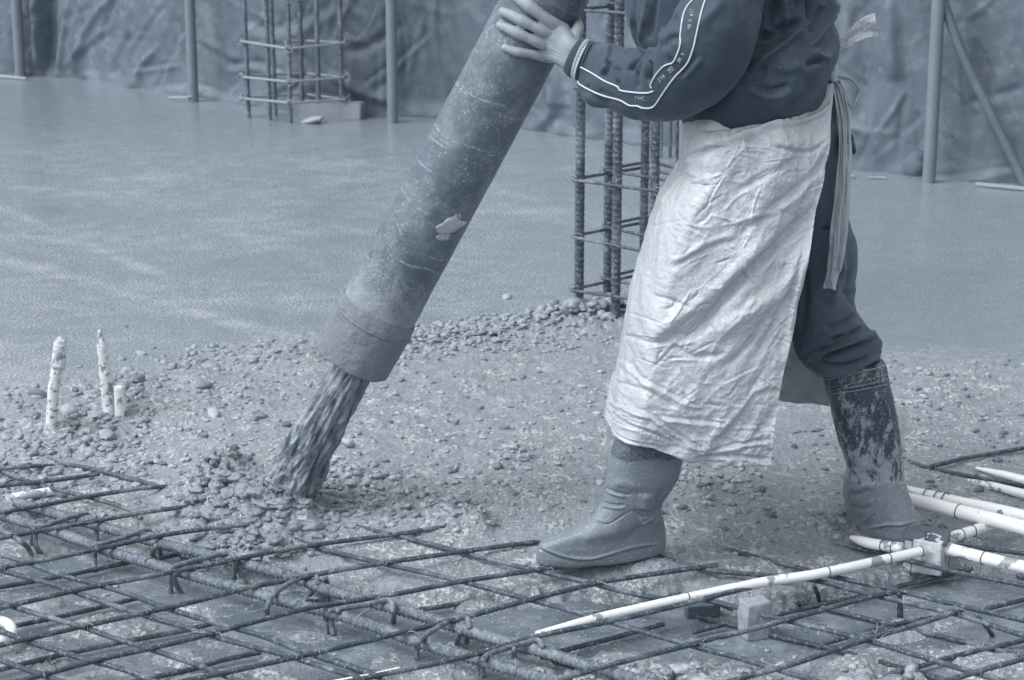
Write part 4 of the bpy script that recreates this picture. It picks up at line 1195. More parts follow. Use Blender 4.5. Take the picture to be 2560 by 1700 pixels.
sd = np.array(path[-1] - path[0]); sd /= np.linalg.norm(sd)
su = np.cross(sd, [0, 1.0, 0]); su /= np.linalg.norm(su); sv = np.cross(sd, su)
V = path[:, None] + R[..., None] * (np.cos(a)[None, :, None] * su + np.sin(a)[None, :, None] * sv)
st = thing('concrete_stream', s_bot, 'stream of wet concrete falling from the hose mouth onto the pour', 'concrete')
o = link('falling_mix', V.reshape(-1, 3), grid_faces(n, ns, True), None, M['stream'], st)
add_uv(o, np.stack([np.tile(a / (2 * math.pi), n), np.repeat(f, ns)], 1))
bag = Bag()
for k in range(110):
    a_ = random.uniform(0, 6.28); d_ = random.uniform(.03, .13)
    c = np.array([s_bot[0] - .06 + math.cos(a_) * d_ * 1.35, s_bot[1] + math.sin(a_) * d_, 0])
    zc_ = ground_z(np.array([c[0]]), np.array([c[1]]))[0][0]
    rr = random.uniform(.006, .022)
    V = ICO3.copy(); q = random.random() * 50
    V = V * (1 + .5 * fbm(V[:, 0] * 1.8 + q, V[:, 1] * 1.8, V[:, 2] * 1.8, 4))[:, None] * np.array([1.2, 1, .7]) * rr
    bag.add(V + (c[0], c[1], zc_ + rr * .1), None, ICOT3)
tag(bag_link('splashed_mortar', bag, M['stone_mid'], st), kind='stuff')

# ------------------------------------------------------------------ the worker
W = thing('person', Ground(1520, 1400) * np.array([1, 1, 0]), 'worker in dark tracksuit jacket, pale plastic apron and rubber boots guiding the hose', 'person')

def pxloft(name, st, n, nseg, mat, parent, folds=(), amp=0.0, fsc=9.0, sup=2.3, axis='ray', extra=None, capends=True, shear=0.0):
    """st rows: Lx, Ly, Rx, Ry, Y, half depth"""
    S_ = crom(np.array(st, float), n)
    L = np.array([D(s[0], s[1], s[4]) for s in S_]); Rr = np.array([D(s[2], s[3], s[4]) for s in S_])
    c = (L + Rr) / 2; h = (L - Rr) / 2
    a = np.linspace(0, 2 * math.pi, nseg, endpoint=False)
    ca, sa = np.cos(a), np.sin(a)
    cx = np.sign(ca) * np.abs(ca) ** (2 / sup); sx_ = np.sign(sa) * np.abs(sa) ** (2 / sup)
    if axis == 'ray':
        dv = (c - CAM); dv /= np.linalg.norm(dv, axis=1)[:, None]
    else:
        dv = np.tile(np.array([0, 1.0, 0]), (n, 1))
    V = c[:, None] + h[:, None] * cx[None, :, None] + dv[:, None] * (S_[:, 5][:, None, None] * sx_[None, :, None])
    if shear:
        ax_ = np.gradient(c, axis=0); ax_ /= np.linalg.norm(ax_, axis=1)[:, None]
        V = V + ax_[:, None] * (shear * sx_)[None, :, None]
    # outward normals
    du = np.roll(V, -1, 1) - np.roll(V, 1, 1); dn = np.gradient(V, axis=0)
    N = np.cross(du, dn); N /= np.linalg.norm(N, axis=2)[..., None] + 1e-12
    if ((V - c[:, None]) * N).sum() < 0: N = -N
    px, py = proj(V)
    d = np.zeros(px.shape)
    near = 1 - sstep(-.1, .25, ((V - c[:, None]) * dv[:, None]).sum(2) / S_[:, 5][:, None])
    if len(folds): d += strokes(px, py, folds) * near
    if amp: d += amp * fbm(V[..., 0] * fsc, V[..., 1] * fsc, V[..., 2] * fsc, 3)
    if extra is not None: d += extra(V, px, py, S_)
    V = V + N * d[..., None]
    Vf = V.reshape(-1, 3); Q = grid_faces(n, nseg, True); T = None
    if capends:
        Vf = np.vstack([Vf, V[0].mean(0), V[-1].mean(0)]); k = np.arange(nseg); k2 = (k + 1) % nseg
        T = np.concatenate([np.stack([k2, k, np.full(nseg, n * nseg)], 1), np.stack([(n-1)*nseg + k, (n-1)*nseg + k2, np.full(nseg, n * nseg + 1)], 1)])
    return link(name, Vf, Q, T, M[mat], parent)

# torso of the jacket
t3 = lambda l: [(1750 + x / 3.92, y / 3.92) for x, y in l]
t2 = lambda l: [(1400 + x / 4.9, y / 4.9) for x, y in l]
t1 = lambda l: [(1400 + x / 2.613, 500 + y / 2.613) for x, y in l]
ta = lambda l: [(1500 + x / 1.65, 250 + y / 1.65) for x, y in l]
jf = [(t3([(1010,280),(850,410),(650,560),(480,690)]), 8, .022, 'g'), (t3([(1010,215),(850,255),(740,300),(560,380)]), 10, -.024, 'g'), (t3([(900,330),(700,420),(520,520)]), 16, -.020, 'g'),
      (t3([(1280,-40),(1275,160),(1190,330),(1110,450)]), 7, .018, 'g'), (t3([(1060,-40),(1085,210)]), 6, -.014, 'g'), (t3([(1200,60),(1140,220),(1070,330)]), 9, -.012, 'g'),
      (t3([(1110,480),(1170,550),(1280,580)]), 7, .010, 'g'), (t3([(1040,640),(1140,600),(1250,595)]), 9, -.014, 'g'), (t3([(480,800),(560,880),(700,920),(900,870)]), 10, .016, 's'),
      (t3([(820,-40),(815,120),(850,240)]), 8, .014, 'g'), (t3([(740,-40),(700,150),(670,290)]), 9, -.016, 'g'), (t3([(660,100),(650,250),(700,300),(820,270)]), 6, .010, 'g'),
      (t3([(640,640),(600,740),(590,820)]), 7, -.009, 'g'), (t3([(700,640),(850,680),(1000,640)]), 12, .008, 'g'), (t3([(960,-40),(960,80)]), 8, -.010, 'g'),
      ([(1620,-20),(1610,50),(1600,110)], 6, .008, 'g'), ([(1645,-20),(1632,40),(1625,100)], 6, -.008, 'g'), ([(1585,-20),(1586,60),(1598,115)], 4, .009, 's')]
jacket = pxloft('jacket', [(1745,345,2030,262,4.36,.135),(1716,318,2056,222,4.36,.165),(1700,288,2080,172,4.36,.182),(1685,250,2097,125,4.36,.185),(1640,180,2098,92,4.37,.182),
                           (1590,112,2082,52,4.38,.175),(1568,60,2076,15,4.39,.175),(1560,20,2076,-20,4.39,.175),(1566,-60,2085,-90,4.39,.18),(1590,-200,2070,-260,4.39,.17),(1660,-300,2010,-350,4.39,.12)],
                260, 260, 'jacket', W, jf, .004, 11, 2.2, axis='y')
# sleeve
sf = [(t2([(620,540),(590,680),(560,800),(500,890)]), 5, .008, 'g'), (t2([(600,740),(560,860),(500,960)]), 7, -.010, 'g'), (t2([(700,760),(700,880),(715,1010)]), 6, .008, 'g'), (t2([(800,640),(740,760),(730,860)]), 8, .006, 'g'),
      (t2([(1080,600),(970,760),(870,885)]), 5, -.013, 'g'), (t2([(1140,580),(1040,700),(930,880)]), 5, .009, 'g'), (t2([(1000,590),(900,720),(850,860)]), 7, .008, 'g'), (t2([(1105,740),(1105,860),(1080,1000)]), 5, -.016, 'g'),
      (t2([(1060,760),(1055,880),(1070,1010)]), 4, .006, 'g'), (t2([(960,880),(950,1000),(960,1090)]), 6, -.006, 'g'), (t2([(1440,190),(1330,240),(1240,320)]), 9, -.012, 'g'), (t2([(1480,440),(1340,480),(1290,600)]), 8, -.010, 'g'), (t2([(1230,330),(1260,500),(1350,720)]), 6, .007, 'g'),
      (t2([(1480,960),(1600,830),(1720,680)]), 8, .009, 's'), (t2([(280,1100),(420,1230),(620,1310)]), 10, .010, 's'), (t2([(1700,300),(1900,120),(2000,-20)]), 14, .006, 'g'), (t2([(1150,600),(1200,420),(1230,330)]), 6, -.009, 'g'), (t2([(330,960),(350,1040)]), 5, .004, 'g'), (t2([(470,1100),(620,1180),(760,1290)]), 6, -.005, 'g')]
sleeve = pxloft('jacket_sleeve', [(1483,106,1446,203,4.385,.045),(1496,106,1449,226,4.38,.052),(1528,108,1472,258,4.345,.058),(1560,118,1518,270,4.31,.062),(1598,118,1580,298,4.27,.070),(1624,122,1640,304,4.235,.078),(1636,112,1704,300,4.205,.083),
                           (1642,98,1762,274,4.185,.086),(1652,70,1812,243,4.175,.088),(1672,42,1862,180,4.175,.09),(1700,2,1892,100,4.18,.09),(1722,-50,1912,0,4.20,.09),(1745,-150,1940,-110,4.22,.09),(1770,-240,1960,-200,4.26,.08)],
                300, 150, 'jacket', jacket, sf, .0022, 16, 2.1, shear=.012)
cuff = pxloft('cuff', [(1457,100,1416,176,4.402,.030),(1456,97,1411,179,4.40,.036),(1463,96,1420,190,4.395,.040),(1472,99,1432,197,4.39,.042),(1484,106,1446,206,4.385,.044),(1490,108,1450,208,4.383,.040)], 40, 120, 'jacket_dark', jacket,
              extra=lambda V, px, py, S_: .0007 * np.sin(np.linspace(0, 2 * math.pi, 120, endpoint=False) * 40)[None] * np.ones(px.shape), shear=.013)
pxloft('cuff_stripe', [(1471,98.5,1431,197,4.39,.0435),(1475,100,1435,201,4.389,.0450),(1479,103,1439,203,4.387,.0452),(1482,105,1443,204,4.386,.0445)], 12, 90, 'stripe', jacket, capends=False, shear=.0125)
sl_bvh = bvh_of(sleeve)
def surf_line(pts, bvh, off):
    P = []
    Q = crom(np.array(pts, float), len(pts) * 7)
    for x, y in Q:
        p, nn = cast(bvh, x, y)
        if p is not None: P.append(p + nn * off)
    return np.array(P)
def piping(pts):
    P = surf_line(pts, sl_bvh, .0012)
    if len(P) > 4:
        k = np.array([1, 2, 3, 2, 1.]) / 9
        Pp = np.vstack([P[:1], P[:1], P, P[-1:], P[-1:]])
        P = np.stack([np.convolve(Pp[:, i], k, 'valid') for i in range(3)], 1)
    tube_obj('piping', P, .0019, M['piping'], jacket, nseg=8, step=.003, smooth_path=False)
piping(t2([(250,820),(400,900),(540,990),(710,1060),(740,1105),(900,1130),(1060,1140),(1150,1115)]))
piping(t2([(1130,1080),(1112,1040),(1190,900),(1290,800),(1380,770),(1430,680),(1475,540),(1480,400),(1510,200),(1560,80),(1640,-10)]))
piping(t2([(222,985),(250,1035),(400,1115),(560,1180),(740,1225),(850,1290),(950,1295),(1010,1320),(1110,1320),(1170,1280),(1250,1160),(1400,950),(1530,810),(1590,710),(1640,560),(1660,470),(1740,130),(1785,-10)]))
# faded block lettering printed in the stripe: strokes in a 3 x 5 cell
GLY = {'T': [((0,0),(2,0)),((1,0),(1,4))], 'A': [((0,4),(0,0)),((0,0),(2,0)),((2,0),(2,4)),((0,2),(2,2))], 'N': [((0,4),(0,0)),((0,0),(2,4)),((2,4),(2,0))], 'H': [((0,0),(0,4)),((2,0),(2,4)),((0,2),(2,2))], 'I': [((1,0),(1,4))],
       'O': [((0,0),(2,0)),((2,0),(2,4)),((2,4),(0,4)),((0,4),(0,0))], 'E': [((2,0),(0,0)),((0,0),(0,4)),((0,4),(2,4)),((0,2),(2,2))], 'C': [((2,0),(0,0)),((0,0),(0,4)),((0,4),(2,4))], 'X': [((0,0),(2,4)),((2,0),(0,4))], '4': [((0,0),(0,2)),((0,2),(2,2)),((2,0),(2,4))]}
bag = Bag()
def glyphs(txt, x, y, ang, h):
    ca_, sa_ = math.cos(ang), math.sin(ang)
    for ch in txt:
        for (a_, b_) in GLY[ch]:
            Pq = []
            for t in (0, .5, 1):
                u = (a_[0] * (1 - t) + b_[0] * t) * h / 5; v = (a_[1] * (1 - t) + b_[1] * t) * h / 4 - h / 2
                p, nn = cast(sl_bvh, x + u * ca_ - v * sa_, y + u * sa_ + v * ca_)
                if p is not None: Pq.append(p + nn * .0006)
            if len(Pq) == 3: tube(Pq, .0006, nseg=5, step=.003, bag=bag, smooth_path=False)
        x += ca_ * h * .72; y += sa_ * h * .72
glyphs('IT', 1728, 22, 1.5, 9); glyphs('N', 1730, 36, 1.6, 8); glyphs('O', 1726, 50, 1.65, 8); glyphs('AH', 1724, 62, 1.7, 8)
glyphs('X', 1708, 134, 2.0, 8); glyphs('NE', 1701, 147, 2.15, 9); glyphs('OA', 1682, 170, 2.5, 11); glyphs('HIT', 1661, 190, 2.5, 10)
glyphs('T4HC', 1588, 246, .05, 9)
bag_link('stripe_lettering', bag, M['stripe'], jacket)

# trousers: rear leg in view, front leg under the apron
tf = [(t1([(1680,1045),(1850,985),(2000,930),(2090,900)]), 7, -.014, 'g'), (t1([(1690,1000),(1900,930),(2060,860)]), 6, .010, 'g'), (t1([(1760,920),(1880,880),(1980,820)]), 7, -.013, 'g'), (t1([(1700,960),(1850,900),(1960,800)]), 6, .008, 'g'),
      (t1([(1650,1060),(1850,1085),(2010,1035)]), 6, -.012, 'g'), (t1([(1640,1090),(1850,1110),(2090,1020)]), 6, .009, 'g'), (t1([(1930,740),(1860,800),(1740,840)]), 8, -.008, 'g'), (t1([(1700,200),(1760,190),(1880,215)]), 6, -.010, 'g'),
      (t1([(1840,300),(1820,500),(1780,700)]), 12, .006, 'g'), (t1([(1560,300),(1600,600),(1560,900)]), 12, -.010, 'g'), (t1([(1900,420),(1870,560),(1900,700)]), 9, -.006, 'g'), (t1([(1585,960),(1590,1020),(1650,1045)]), 4, .006, 'g')]
trous = pxloft('trousers', [(1800,240,2090,185,4.375,.13),(1850,330,2108,310,4.385,.125),(1880,430,2114,420,4.395,.115),(1925,520,2119,540,4.405,.10),(1950,620,2141,625,4.415,.09),(1962,700,2139,715,4.420,.085),(1972,770,2138,770,4.425,.083),
                            (1978,830,2168,815,4.425,.083),(1990,880,2200,848,4.430,.085),(2010,916,2203,876,4.430,.083),(2040,938,2196,900,4.430,.075),(2060,944,2185,912,4.430,.06)], 240, 170, 'trousers', W, [(p_, w_ * .9, a_ * 1.5, k_) for p_, w_, a_, k_ in tf] + [(t1([(1700,880),(1850,860),(1950,800)]), 5, .009, 'g'), (t1([(1720,830),(1840,800),(1930,740)]), 6, -.009, 'g'), (t1([(1600,1000),(1800,940),(1900,900)]), 4, -.008, 'g'), (t1([(1750,640),(1850,620),(1930,640)]), 7, .006, 's'), (t1([(1760,300),(1820,420),(1860,620)]), 8, -.007, 's')], .0055, 13, 2.2)
pxloft('trouser_leg', [(1800,290,2010,330,4.370,.08),(1775,440,1960,470,4.350,.075),(1720,600,1880,640,4.330,.065),(1665,760,1810,790,4.310,.058),(1625,900,1770,920,4.295,.052),(1590,1010,1730,1020,4.280,.046)], 60, 60, 'trousers', trous, (), .004, 12)
pxloft('pocket_flap', [(2108,330,2114,330,4.32,.012),(2108,345,2130,340,4.32,.02),(2112,370,2140,378,4.32,.02),(2112,384,2120,388,4.32,.012)], 30, 30, 'black', trous, (), .003, 40)
# pale seam on the rear trouser leg
tr_bvh = bvh_of(trous)
for pts in (t1([(1660,640),(1675,760),(1660,860),(1700,960)]), t1([(1580,950),(1583,1010),(1600,1040),(1700,1045)])):
    P = surf_line(pts, tr_bvh, .0002)
    if len(P) > 4: tube_obj('seam', P, .0008, M['trousers'], trous, nseg=6, step=.003, smooth_path=False)

# boots as stacks of level slices: (Lx, Rx, py, Ynear, Yfar, yaw slope, toe sharpness)
def boot(name, sl, n, nseg, mat, folds, label=None, axis_y=None, closed_top=True, amp=.0008):
    S_ = crom(np.array(sl, float), n)
    a = np.linspace(0, 2 * math.pi, nseg, endpoint=False)
    rowsV = []
    for s in S_:
        Lx, Rx, py_, Yn, Yf, k, sh = s
        Ym = (Yn + Yf) / 2
        A = D(Lx, py_, Ym); B = D(Rx, py_, Ym)
        c = (A + B) / 2; hx = (B[0] - A[0]) / 2; hy = (Yf - Yn) / 2
        ca, sa = np.cos(a), np.sin(a)
        e = 2.4
        cx = np.sign(ca) * np.abs(ca) ** (2 / e); sy = np.sign(sa) * np.abs(sa) ** (2 / e)
        narrow = 1 - sh * np.clip(-cx, 0, 1) ** 1.5
        V = np.stack([c[0] + cx * hx, c[1] + sy * hy * narrow + k * cx * hx, np.full(nseg, c[2])], 1)
        rowsV.append(V)
    V = np.array(rowsV)
    c = V.mean(1)
    du = np.roll(V, -1, 1) - np.roll(V, 1, 1); dn = np.gradient(V, axis=0)
    N = np.cross(du, dn); N /= np.linalg.norm(N, axis=2)[..., None] + 1e-12
    if ((V - c[:, None]) * N).sum() < 0: N = -N
    px, py = proj(V)
    nearm = 1 - sstep(-.02, .03, V[..., 1] - c[:, None, 1])
    d = strokes(px, py, folds) * nearm + amp * fbm(V[..., 0] * 30, V[..., 1] * 30, V[..., 2] * 30, 3) + amp * 2 * noise(V[..., 0] * 9, V[..., 1] * 9, V[..., 2] * 9)
    V = V + N * d[..., None]
    Vf = np.vstack([V.reshape(-1, 3), V[0].mean(0) - (0, 0, .02 if closed_top else 0), V[-1].mean(0)])
    k = np.arange(nseg); k2 = (k + 1) % nseg
    T = np.concatenate([np.stack([k2, k, np.full(nseg, n * nseg)], 1), np.stack([(n-1)*nseg + k, (n-1)*nseg + k2, np.full(nseg, n * nseg + 1)], 1)])
    o = link(name, Vf, grid_faces(n, nseg, True), T, M[mat], W)
    if label: o['label'] = label
    return o
tb_ = lambda l: [(1300 + x / 3.92, 1080 + y / 3.92) for x, y in l]
bf = [(tb_([(830,545),(930,590),(1060,615),(1110,580)]), 2.6, -.004, 'g'), (tb_([(830,570),(930,615),(1040,635)]), 3, .004, 'g'), (tb_([(800,685),(900,712),(1030,718)]), 2.6, -.005, 'g'), (tb_([(800,720),(900,742),(1030,745)]), 3, .004, 'g'),
      (tb_([(690,850),(780,890),(870,900),(960,850),(1050,795),(1120,765)]), 2.2, -.0035, 'g'), (tb_([(1230,600),(1230,690),(1220,770)]), 17, .009, 'g'), (tb_([(1120,760),(1150,800),(1210,832),(1270,820)]), 3.5, -.004, 'g'), (tb_([(1330,830),(1240,890),(1180,925)]), 2.5, .003, 'g'),
      (tb_([(1380,560),(1360,700),(1330,830)]), 8, -.005, 'g'), (tb_([(900,560),(1000,500),(1150,560)]), 10, .003, 'g'), (tb_([(160,1110),(330,1180),(520,1235),(700,1240),(880,1195),(1050,1140),(1200,1110),(1400,1100)]), 2.6, .0055, 'g'),
      (tb_([(170,1140),(330,1215),(520,1262),(700,1262),(880,1222),(1050,1165),(1200,1135),(1400,1122)]), 2.4, -.004, 'g'), (tb_([(1000,960),(850,1010),(600,1050)]), 14, .004, 'g'), (tb_([(1050,1060),(1150,960),(1330,900)]), 8, -.004, 'g')]
Yb = float(G(1500, 1398, -.01)[1]) + .02
front = boot('boot', [(1590,1708,1030,Yb-.044,Yb+.055,.1,0),(1556,1712,1075,Yb-.050,Yb+.058,.1,0),(1531,1711,1112,Yb-.058,Yb+.058,.1,0),(1525,1708,1140,Yb-.060,Yb+.058,.1,0),(1516,1700,1185,Yb-.058,Yb+.056,.1,.05),(1511,1685,1218,Yb-.052,Yb+.05,.12,.1),(1504,1667,1245,Yb-.048,Yb+.046,.15,.1),
                      (1492,1658,1266,Yb-.046,Yb+.046,.2,.12),(1472,1657,1288,Yb-.046,Yb+.046,.25,.15),(1440,1661,1306,Yb-.047,Yb+.047,.28,.08),(1393,1664,1322,Yb-.048,Yb+.048,.3,.1),(1358,1666,1336,Yb-.050,Yb+.050,.3,.12),(1345,1667,1350,Yb-.052,Yb+.052,.3,.16),(1341,1668,1364,Yb-.053,Yb+.053,.3,.2),
                      (1340,1667,1378,Yb-.054,Yb+.054,.3,.22),(1344,1664,1390,Yb-.052,Yb+.052,.3,.24),(1356,1652,1397,Yb-.045,Yb+.045,.3,.26)], 230, 200, 'boot_front', bf, 'front rubber boot coated in wet cement to the shin')
tk = lambda l: [(1900 + x / 2.85, 850 + y / 2.85) for x, y in l]
kf = [(tk([(600,900),(620,920),(640,910)]), 6, -.006, 'g'), (tk([(650,1180),(720,1205),(790,1190)]), 6, -.004, 'g'), (tk([(690,1330),(760,1270),(820,1210)]), 3, .003, 'g'), (tk([(760,1345),(900,1315),(1000,1315),(1110,1290)]), 3.2, .005, 'g'), (tk([(620,1050),(720,1060),(820,1020)]), 10, .003, 'g'),
      (tk([(1020,1010),(1040,1100),(1080,1180)]), 6, .004, 'g'), (tk([(630,1100),(700,1100),(780,1060)]), 7, -.004, 'g'), (tk([(800,170),(815,300),(830,480),(880,700)]), 2.2, -.003, 'g'), (tk([(880,420),(940,640),(970,800)]), 4, .003, 'g'), (tk([(560,740),(600,840),(640,900)]), 7, -.003, 'g'),
      (tk([(480,362),(700,335),(915,290)]), 2.5, .0025, 'g'), (tk([(440,290),(560,265),(790,208),(890,185)]), 2.0, .0025, 'g')]
Yk = 4.43
rear = boot('boot', [(2050,2196,898,Yk-.05,Yk+.06,0,0),(2052,2212,908,Yk-.058,Yk+.062,0,0),(2060,2222,950,Yk-.06,Yk+.062,0,0),(2072,2232,995,Yk-.06,Yk+.062,0,0),(2084,2243,1050,Yk-.058,Yk+.06,0,0),(2098,2252,1110,Yk-.054,Yk+.058,0,0),(2116,2259,1165,Yk-.05,Yk+.056,0,0),
                     (2113,2260,1200,Yk-.05,Yk+.07,-.1,0),(2113,2268,1235,Yk-.05,Yk+.10,-.3,0),(2118,2280,1265,Yk-.052,Yk+.15,-.5,0),(2124,2290,1285,Yk-.055,Yk+.19,-.6,0),(2130,2293,1303,Yk-.060,Yk+.20,-.6,0),(2134,2291,1319,Yk-.058,Yk+.20,-.6,0),(2142,2282,1330,Yk-.050,Yk+.18,-.6,0)],
            220, 180, 'boot_back', kf, 'rear rubber boot with a patterned top band, streaked with dried cement')
rb_bvh = bvh_of(rear)
# moulded rim and parallelogram pattern near the top of the rear boot
bag = Bag()
def rim(pts, r=.0009):
    P = surf_line(tk(pts), rb_bvh, .0003)
    if len(P) > 3: tube(P, r, nseg=6, step=.003, bag=bag, smooth_path=False)
rim([(440,288),(560,262),(700,228),(790,208),(890,182)]); rim([(478,365),(600,345),(700,330),(820,302),(915,270)]); rim([(450,225),(600,205),(780,160),(885,132)]); rim([(500,385),(700,358),(900,315)])
for k, (x, y) in enumerate(((500,300),(590,285),(675,262),(765,240),(850,215))):
    for seg in ([(x,y-20),(x+68,y-38)], [(x+68,y-38),(x+58,y+28)], [(x+58,y+28),(x-12,y+48)], [(x-12,y+48),(x,y-20)]):
        rim([seg[0], ((seg[0][0]+seg[1][0])/2, (seg[0][1]+seg[1][1])/2), seg[1]], .0007)
bag_link('moulded_band', bag, M['stone'], rear)

# apron: one sheet, near panel, nose, far panel
LEFT = [(150,1728),(300,1714),(380,1712),(425,1708),(455,1690),(500,1662),(560,1641),(650,1612),(690,1600),(760,1582),(830,1573),(930,1559),(1010,1542),(1060,1532),(1100,1525)]
RIGHT = [(150,2085),(215,2082),(330,2076),(440,2062),(560,2032),(700,2006),(800,1986),(880,1967),(980,1947),(1100,1930),(1170,1925)]
LEFT = np.array(LEFT, float); RIGHT = np.array(RIGHT, float)
nv, n1, n2, n3 = 460, 300, 60, 110
zz = np.linspace(1.06, .247, nv)
rowsV = []
for iv, z_ in enumerate(zz):
    f_ = iv / (nv - 1)
    Yn = np.interp(f_, [0, .06, .14, .4, .8, 1], [4.31, 4.25, 4.175, 4.15, 4.145, 4.155]); Yf = 4.57
    Ym = (Yn + Yf) / 2
    def py_of(Y): return proj(np.array([[0, Y, z_]]))[1][0]
    xl = D(np.interp(py_of(Ym), LEFT[:, 0], LEFT[:, 1]), py_of(Ym), Ym)[0]
    Yr = np.interp(f_, [0, .15, .45, 1], [4.30, 4.25, 4.19, 4.165])
    xr = D(np.interp(py_of(Yr), RIGHT[:, 0], RIGHT[:, 1]), py_of(Yr), Yr)[0]
    xf = D(2074, py_of(Yf), Yf)[0]
    rn = .05
    t = np.linspace(0, 1, n1)
    nearx = xr + (xl + rn - xr) * t; nearY = Yr + (Yn - Yr) * sstep(0, .55, t)
    ph = np.linspace(0, math.pi, n2 + 2)[1:-1]
    nosex = xl + rn - rn * np.sin(ph) ; noseY = Ym - (Ym - Yn) * np.cos(ph)
    t3_ = np.linspace(0, 1, n3)
    farx = xl + rn + (xf - xl - rn) * t3_; farY = np.full(n3, Yf)
    rowsV.append(np.stack([np.concatenate([nearx, nosex, farx]), np.concatenate([nearY, noseY, farY]), np.full(n1 + n2 + n3, z_)], 1))
AV = np.array(rowsV)
nc = AV.shape[1]
du = np.gradient(AV, axis=1); dn = np.gradient(AV, axis=0)
AN = np.cross(du, dn); AN /= np.linalg.norm(AN, axis=2)[..., None] + 1e-12
if AN[nv // 2, n1 // 2, 1] > 0: AN = -AN
apx, apy = proj(AV)
near = np.zeros(nc); near[:n1 + n2 // 2] = 1
af = [(ta([(900,430),(700,620),(560,760),(400,950),(300,995)]), 15, -.020, 'g'), (ta([(930,500),(760,760),(600,880),(480,960)]), 22, .014, 'g'), (ta([(700,540),(560,700),(330,900),(200,990)]), 18, .012, 'g'),
      (ta([(720,820),(610,1000),(500,1110)]), 9, -.009, 'g'), (ta([(700,180),(620,172),(540,180),(430,210),(370,240)]), 7, -.016, 'g'), (ta([(960,10),(900,60),(800,100),(650,140),(520,175)]), 7, .012, 'g'), (ta([(930,-20),(840,40),(700,80),(560,110),(420,130)]), 7, -.013, 'g'),
      (ta([(700,185),(780,205),(860,210),(930,170)]), 5, -.008, 'g'), (ta([(850,60),(730,110),(640,150)]), 4, .008, 'g'), (ta([(940,230),(850,330),(700,450),(560,560)]), 12, -.010, 'g'), (ta([(900,300),(750,430),(600,500)]), 9, .009, 'g'), (ta([(820,230),(700,300),(560,380)]), 9, -.007, 'g'),
      (ta([(560,560),(420,610),(290,690)]), 9, .008, 's'), (ta([(220,810),(300,830),(370,855)]), 5, -.006, 'g'), (ta([(460,360),(440,300),(450,240)]), 4, .004, 'g'), (ta([(860,480),(830,640),(740,860),(640,1060)]), 10, -.009, 'g'), (ta([(880,560),(800,830),(760,1100)]), 9, .008, 'g'),
      (ta([(60,1300),(200,1340),(300,1400),(420,1440)]), 6, .010, 's'), (ta([(60,1350),(150,1400),(300,1450)]), 5, -.009, 'g'), (ta([(250,1350),(400,1330),(520,1330)]), 6, .008, 's'), (ta([(450,1450),(600,1410),(700,1400)]), 5, .010, 's'), (ta([(380,1480),(520,1460),(690,1470)]), 5, -.008, 'g'),
      (ta([(280,990),(330,1040),(400,1060),(520,1040)]), 8, -.007, 'g'), (ta([(120,980),(200,1010),(290,1010)]), 6, -.005, 'g'), (ta([(740,1180),(640,1200),(560,1300),(440,1420)]), 9, .007, 's'), (ta([(100,1080),(180,1180),(330,1250),(430,1260)]), 6, .006, 's'), (ta([(90,1200),(200,1230),(300,1290)]), 5, -.005, 'g')]
ad = strokes(apx, apy, af) * near[None]
rs = random.Random(5); cre = []
for k in range(170):
    y0 = rs.uniform(300, 1140); t_ = rs.random()
    xl_ = np.interp(y0, LEFT[:, 0], LEFT[:, 1]); xr_ = np.interp(y0, RIGHT[:, 0], RIGHT[:, 1])
    x0 = xl_ + (xr_ - xl_) * t_
    an_ = rs.gauss(-.75, .35) if rs.random() < .68 else rs.gauss(.45, .45)
    if y0 > 1000: an_ = rs.gauss(.15, .35)
    L_ = rs.uniform(25, 110)
    dx_, dy_ = math.cos(an_) * L_ / 2, math.sin(an_) * L_ / 2; bow = rs.gauss(0, 5)
    cre.append(([(x0 - dx_, y0 - dy_), (x0 + bow, y0 + bow * .5), (x0 + dx_, y0 + dy_)], rs.uniform(2.2, 4.6), rs.choice((-1, 1)) * rs.uniform(.0012, .0034), rs.choice('ggs')))
ad += strokes(apx, apy, cre) * near[None]
fz = (np.linspace(0, 1, nv)[:, None]) * np.ones((1, nc))
c45, s45 = math.cos(.95), math.sin(.95)
us = AV[..., 0] * 1.0 + AV[..., 1] * .8
uu = us * c45 + AV[..., 2] * s45; vv = -us * s45 + AV[..., 2] * c45
crum = ridged(uu * 2.6, vv * 8, 1.0, 3) * .0085 + ridged(us * 17, AV[..., 2] * 22, 5.0, 3) * .0019 * (.4 + .9 * np.clip(fbm(us * 4, AV[..., 2] * 4, 9) + .4, 0, 1)) + ridged(us * 46, AV[..., 2] * 60, 8.0, 3) * .0006
low = sstep(.72, 1.0, fz)
crum = crum * (.75 + .3 * low) + low * (ridged(us * 11, AV[..., 2] * 30, 2.0, 4) * .0035)
ad = ad * 1.0 + crum
ad[:, n1 + n2:] *= .8
AV = AV + AN * ad[..., None]
tcol = np.concatenate([np.linspace(0, 1, n1), np.ones(n2), np.linspace(1, .6, n3)])
AV[..., 2] += .046 * sstep(.45, 1.0, tcol)[None] * fz ** 5
AV[..., 2] += (.006 * noise(us * 20, 3.3) + .004 * noise(us * 50, 1.1)) * sstep(.95, 1, fz)
AV[..., 0] += (.004 * noise(AV[..., 2] * 16, 7.3)) * (np.arange(nc) < 4)[None]
apron = link('apron', AV.reshape(-1, 3), grid_faces(nv, nc), None, M['apron'], W)
sol = apron.modifiers.new('thickness', 'SOLIDIFY'); sol.thickness = .0009; sol.offset = 0
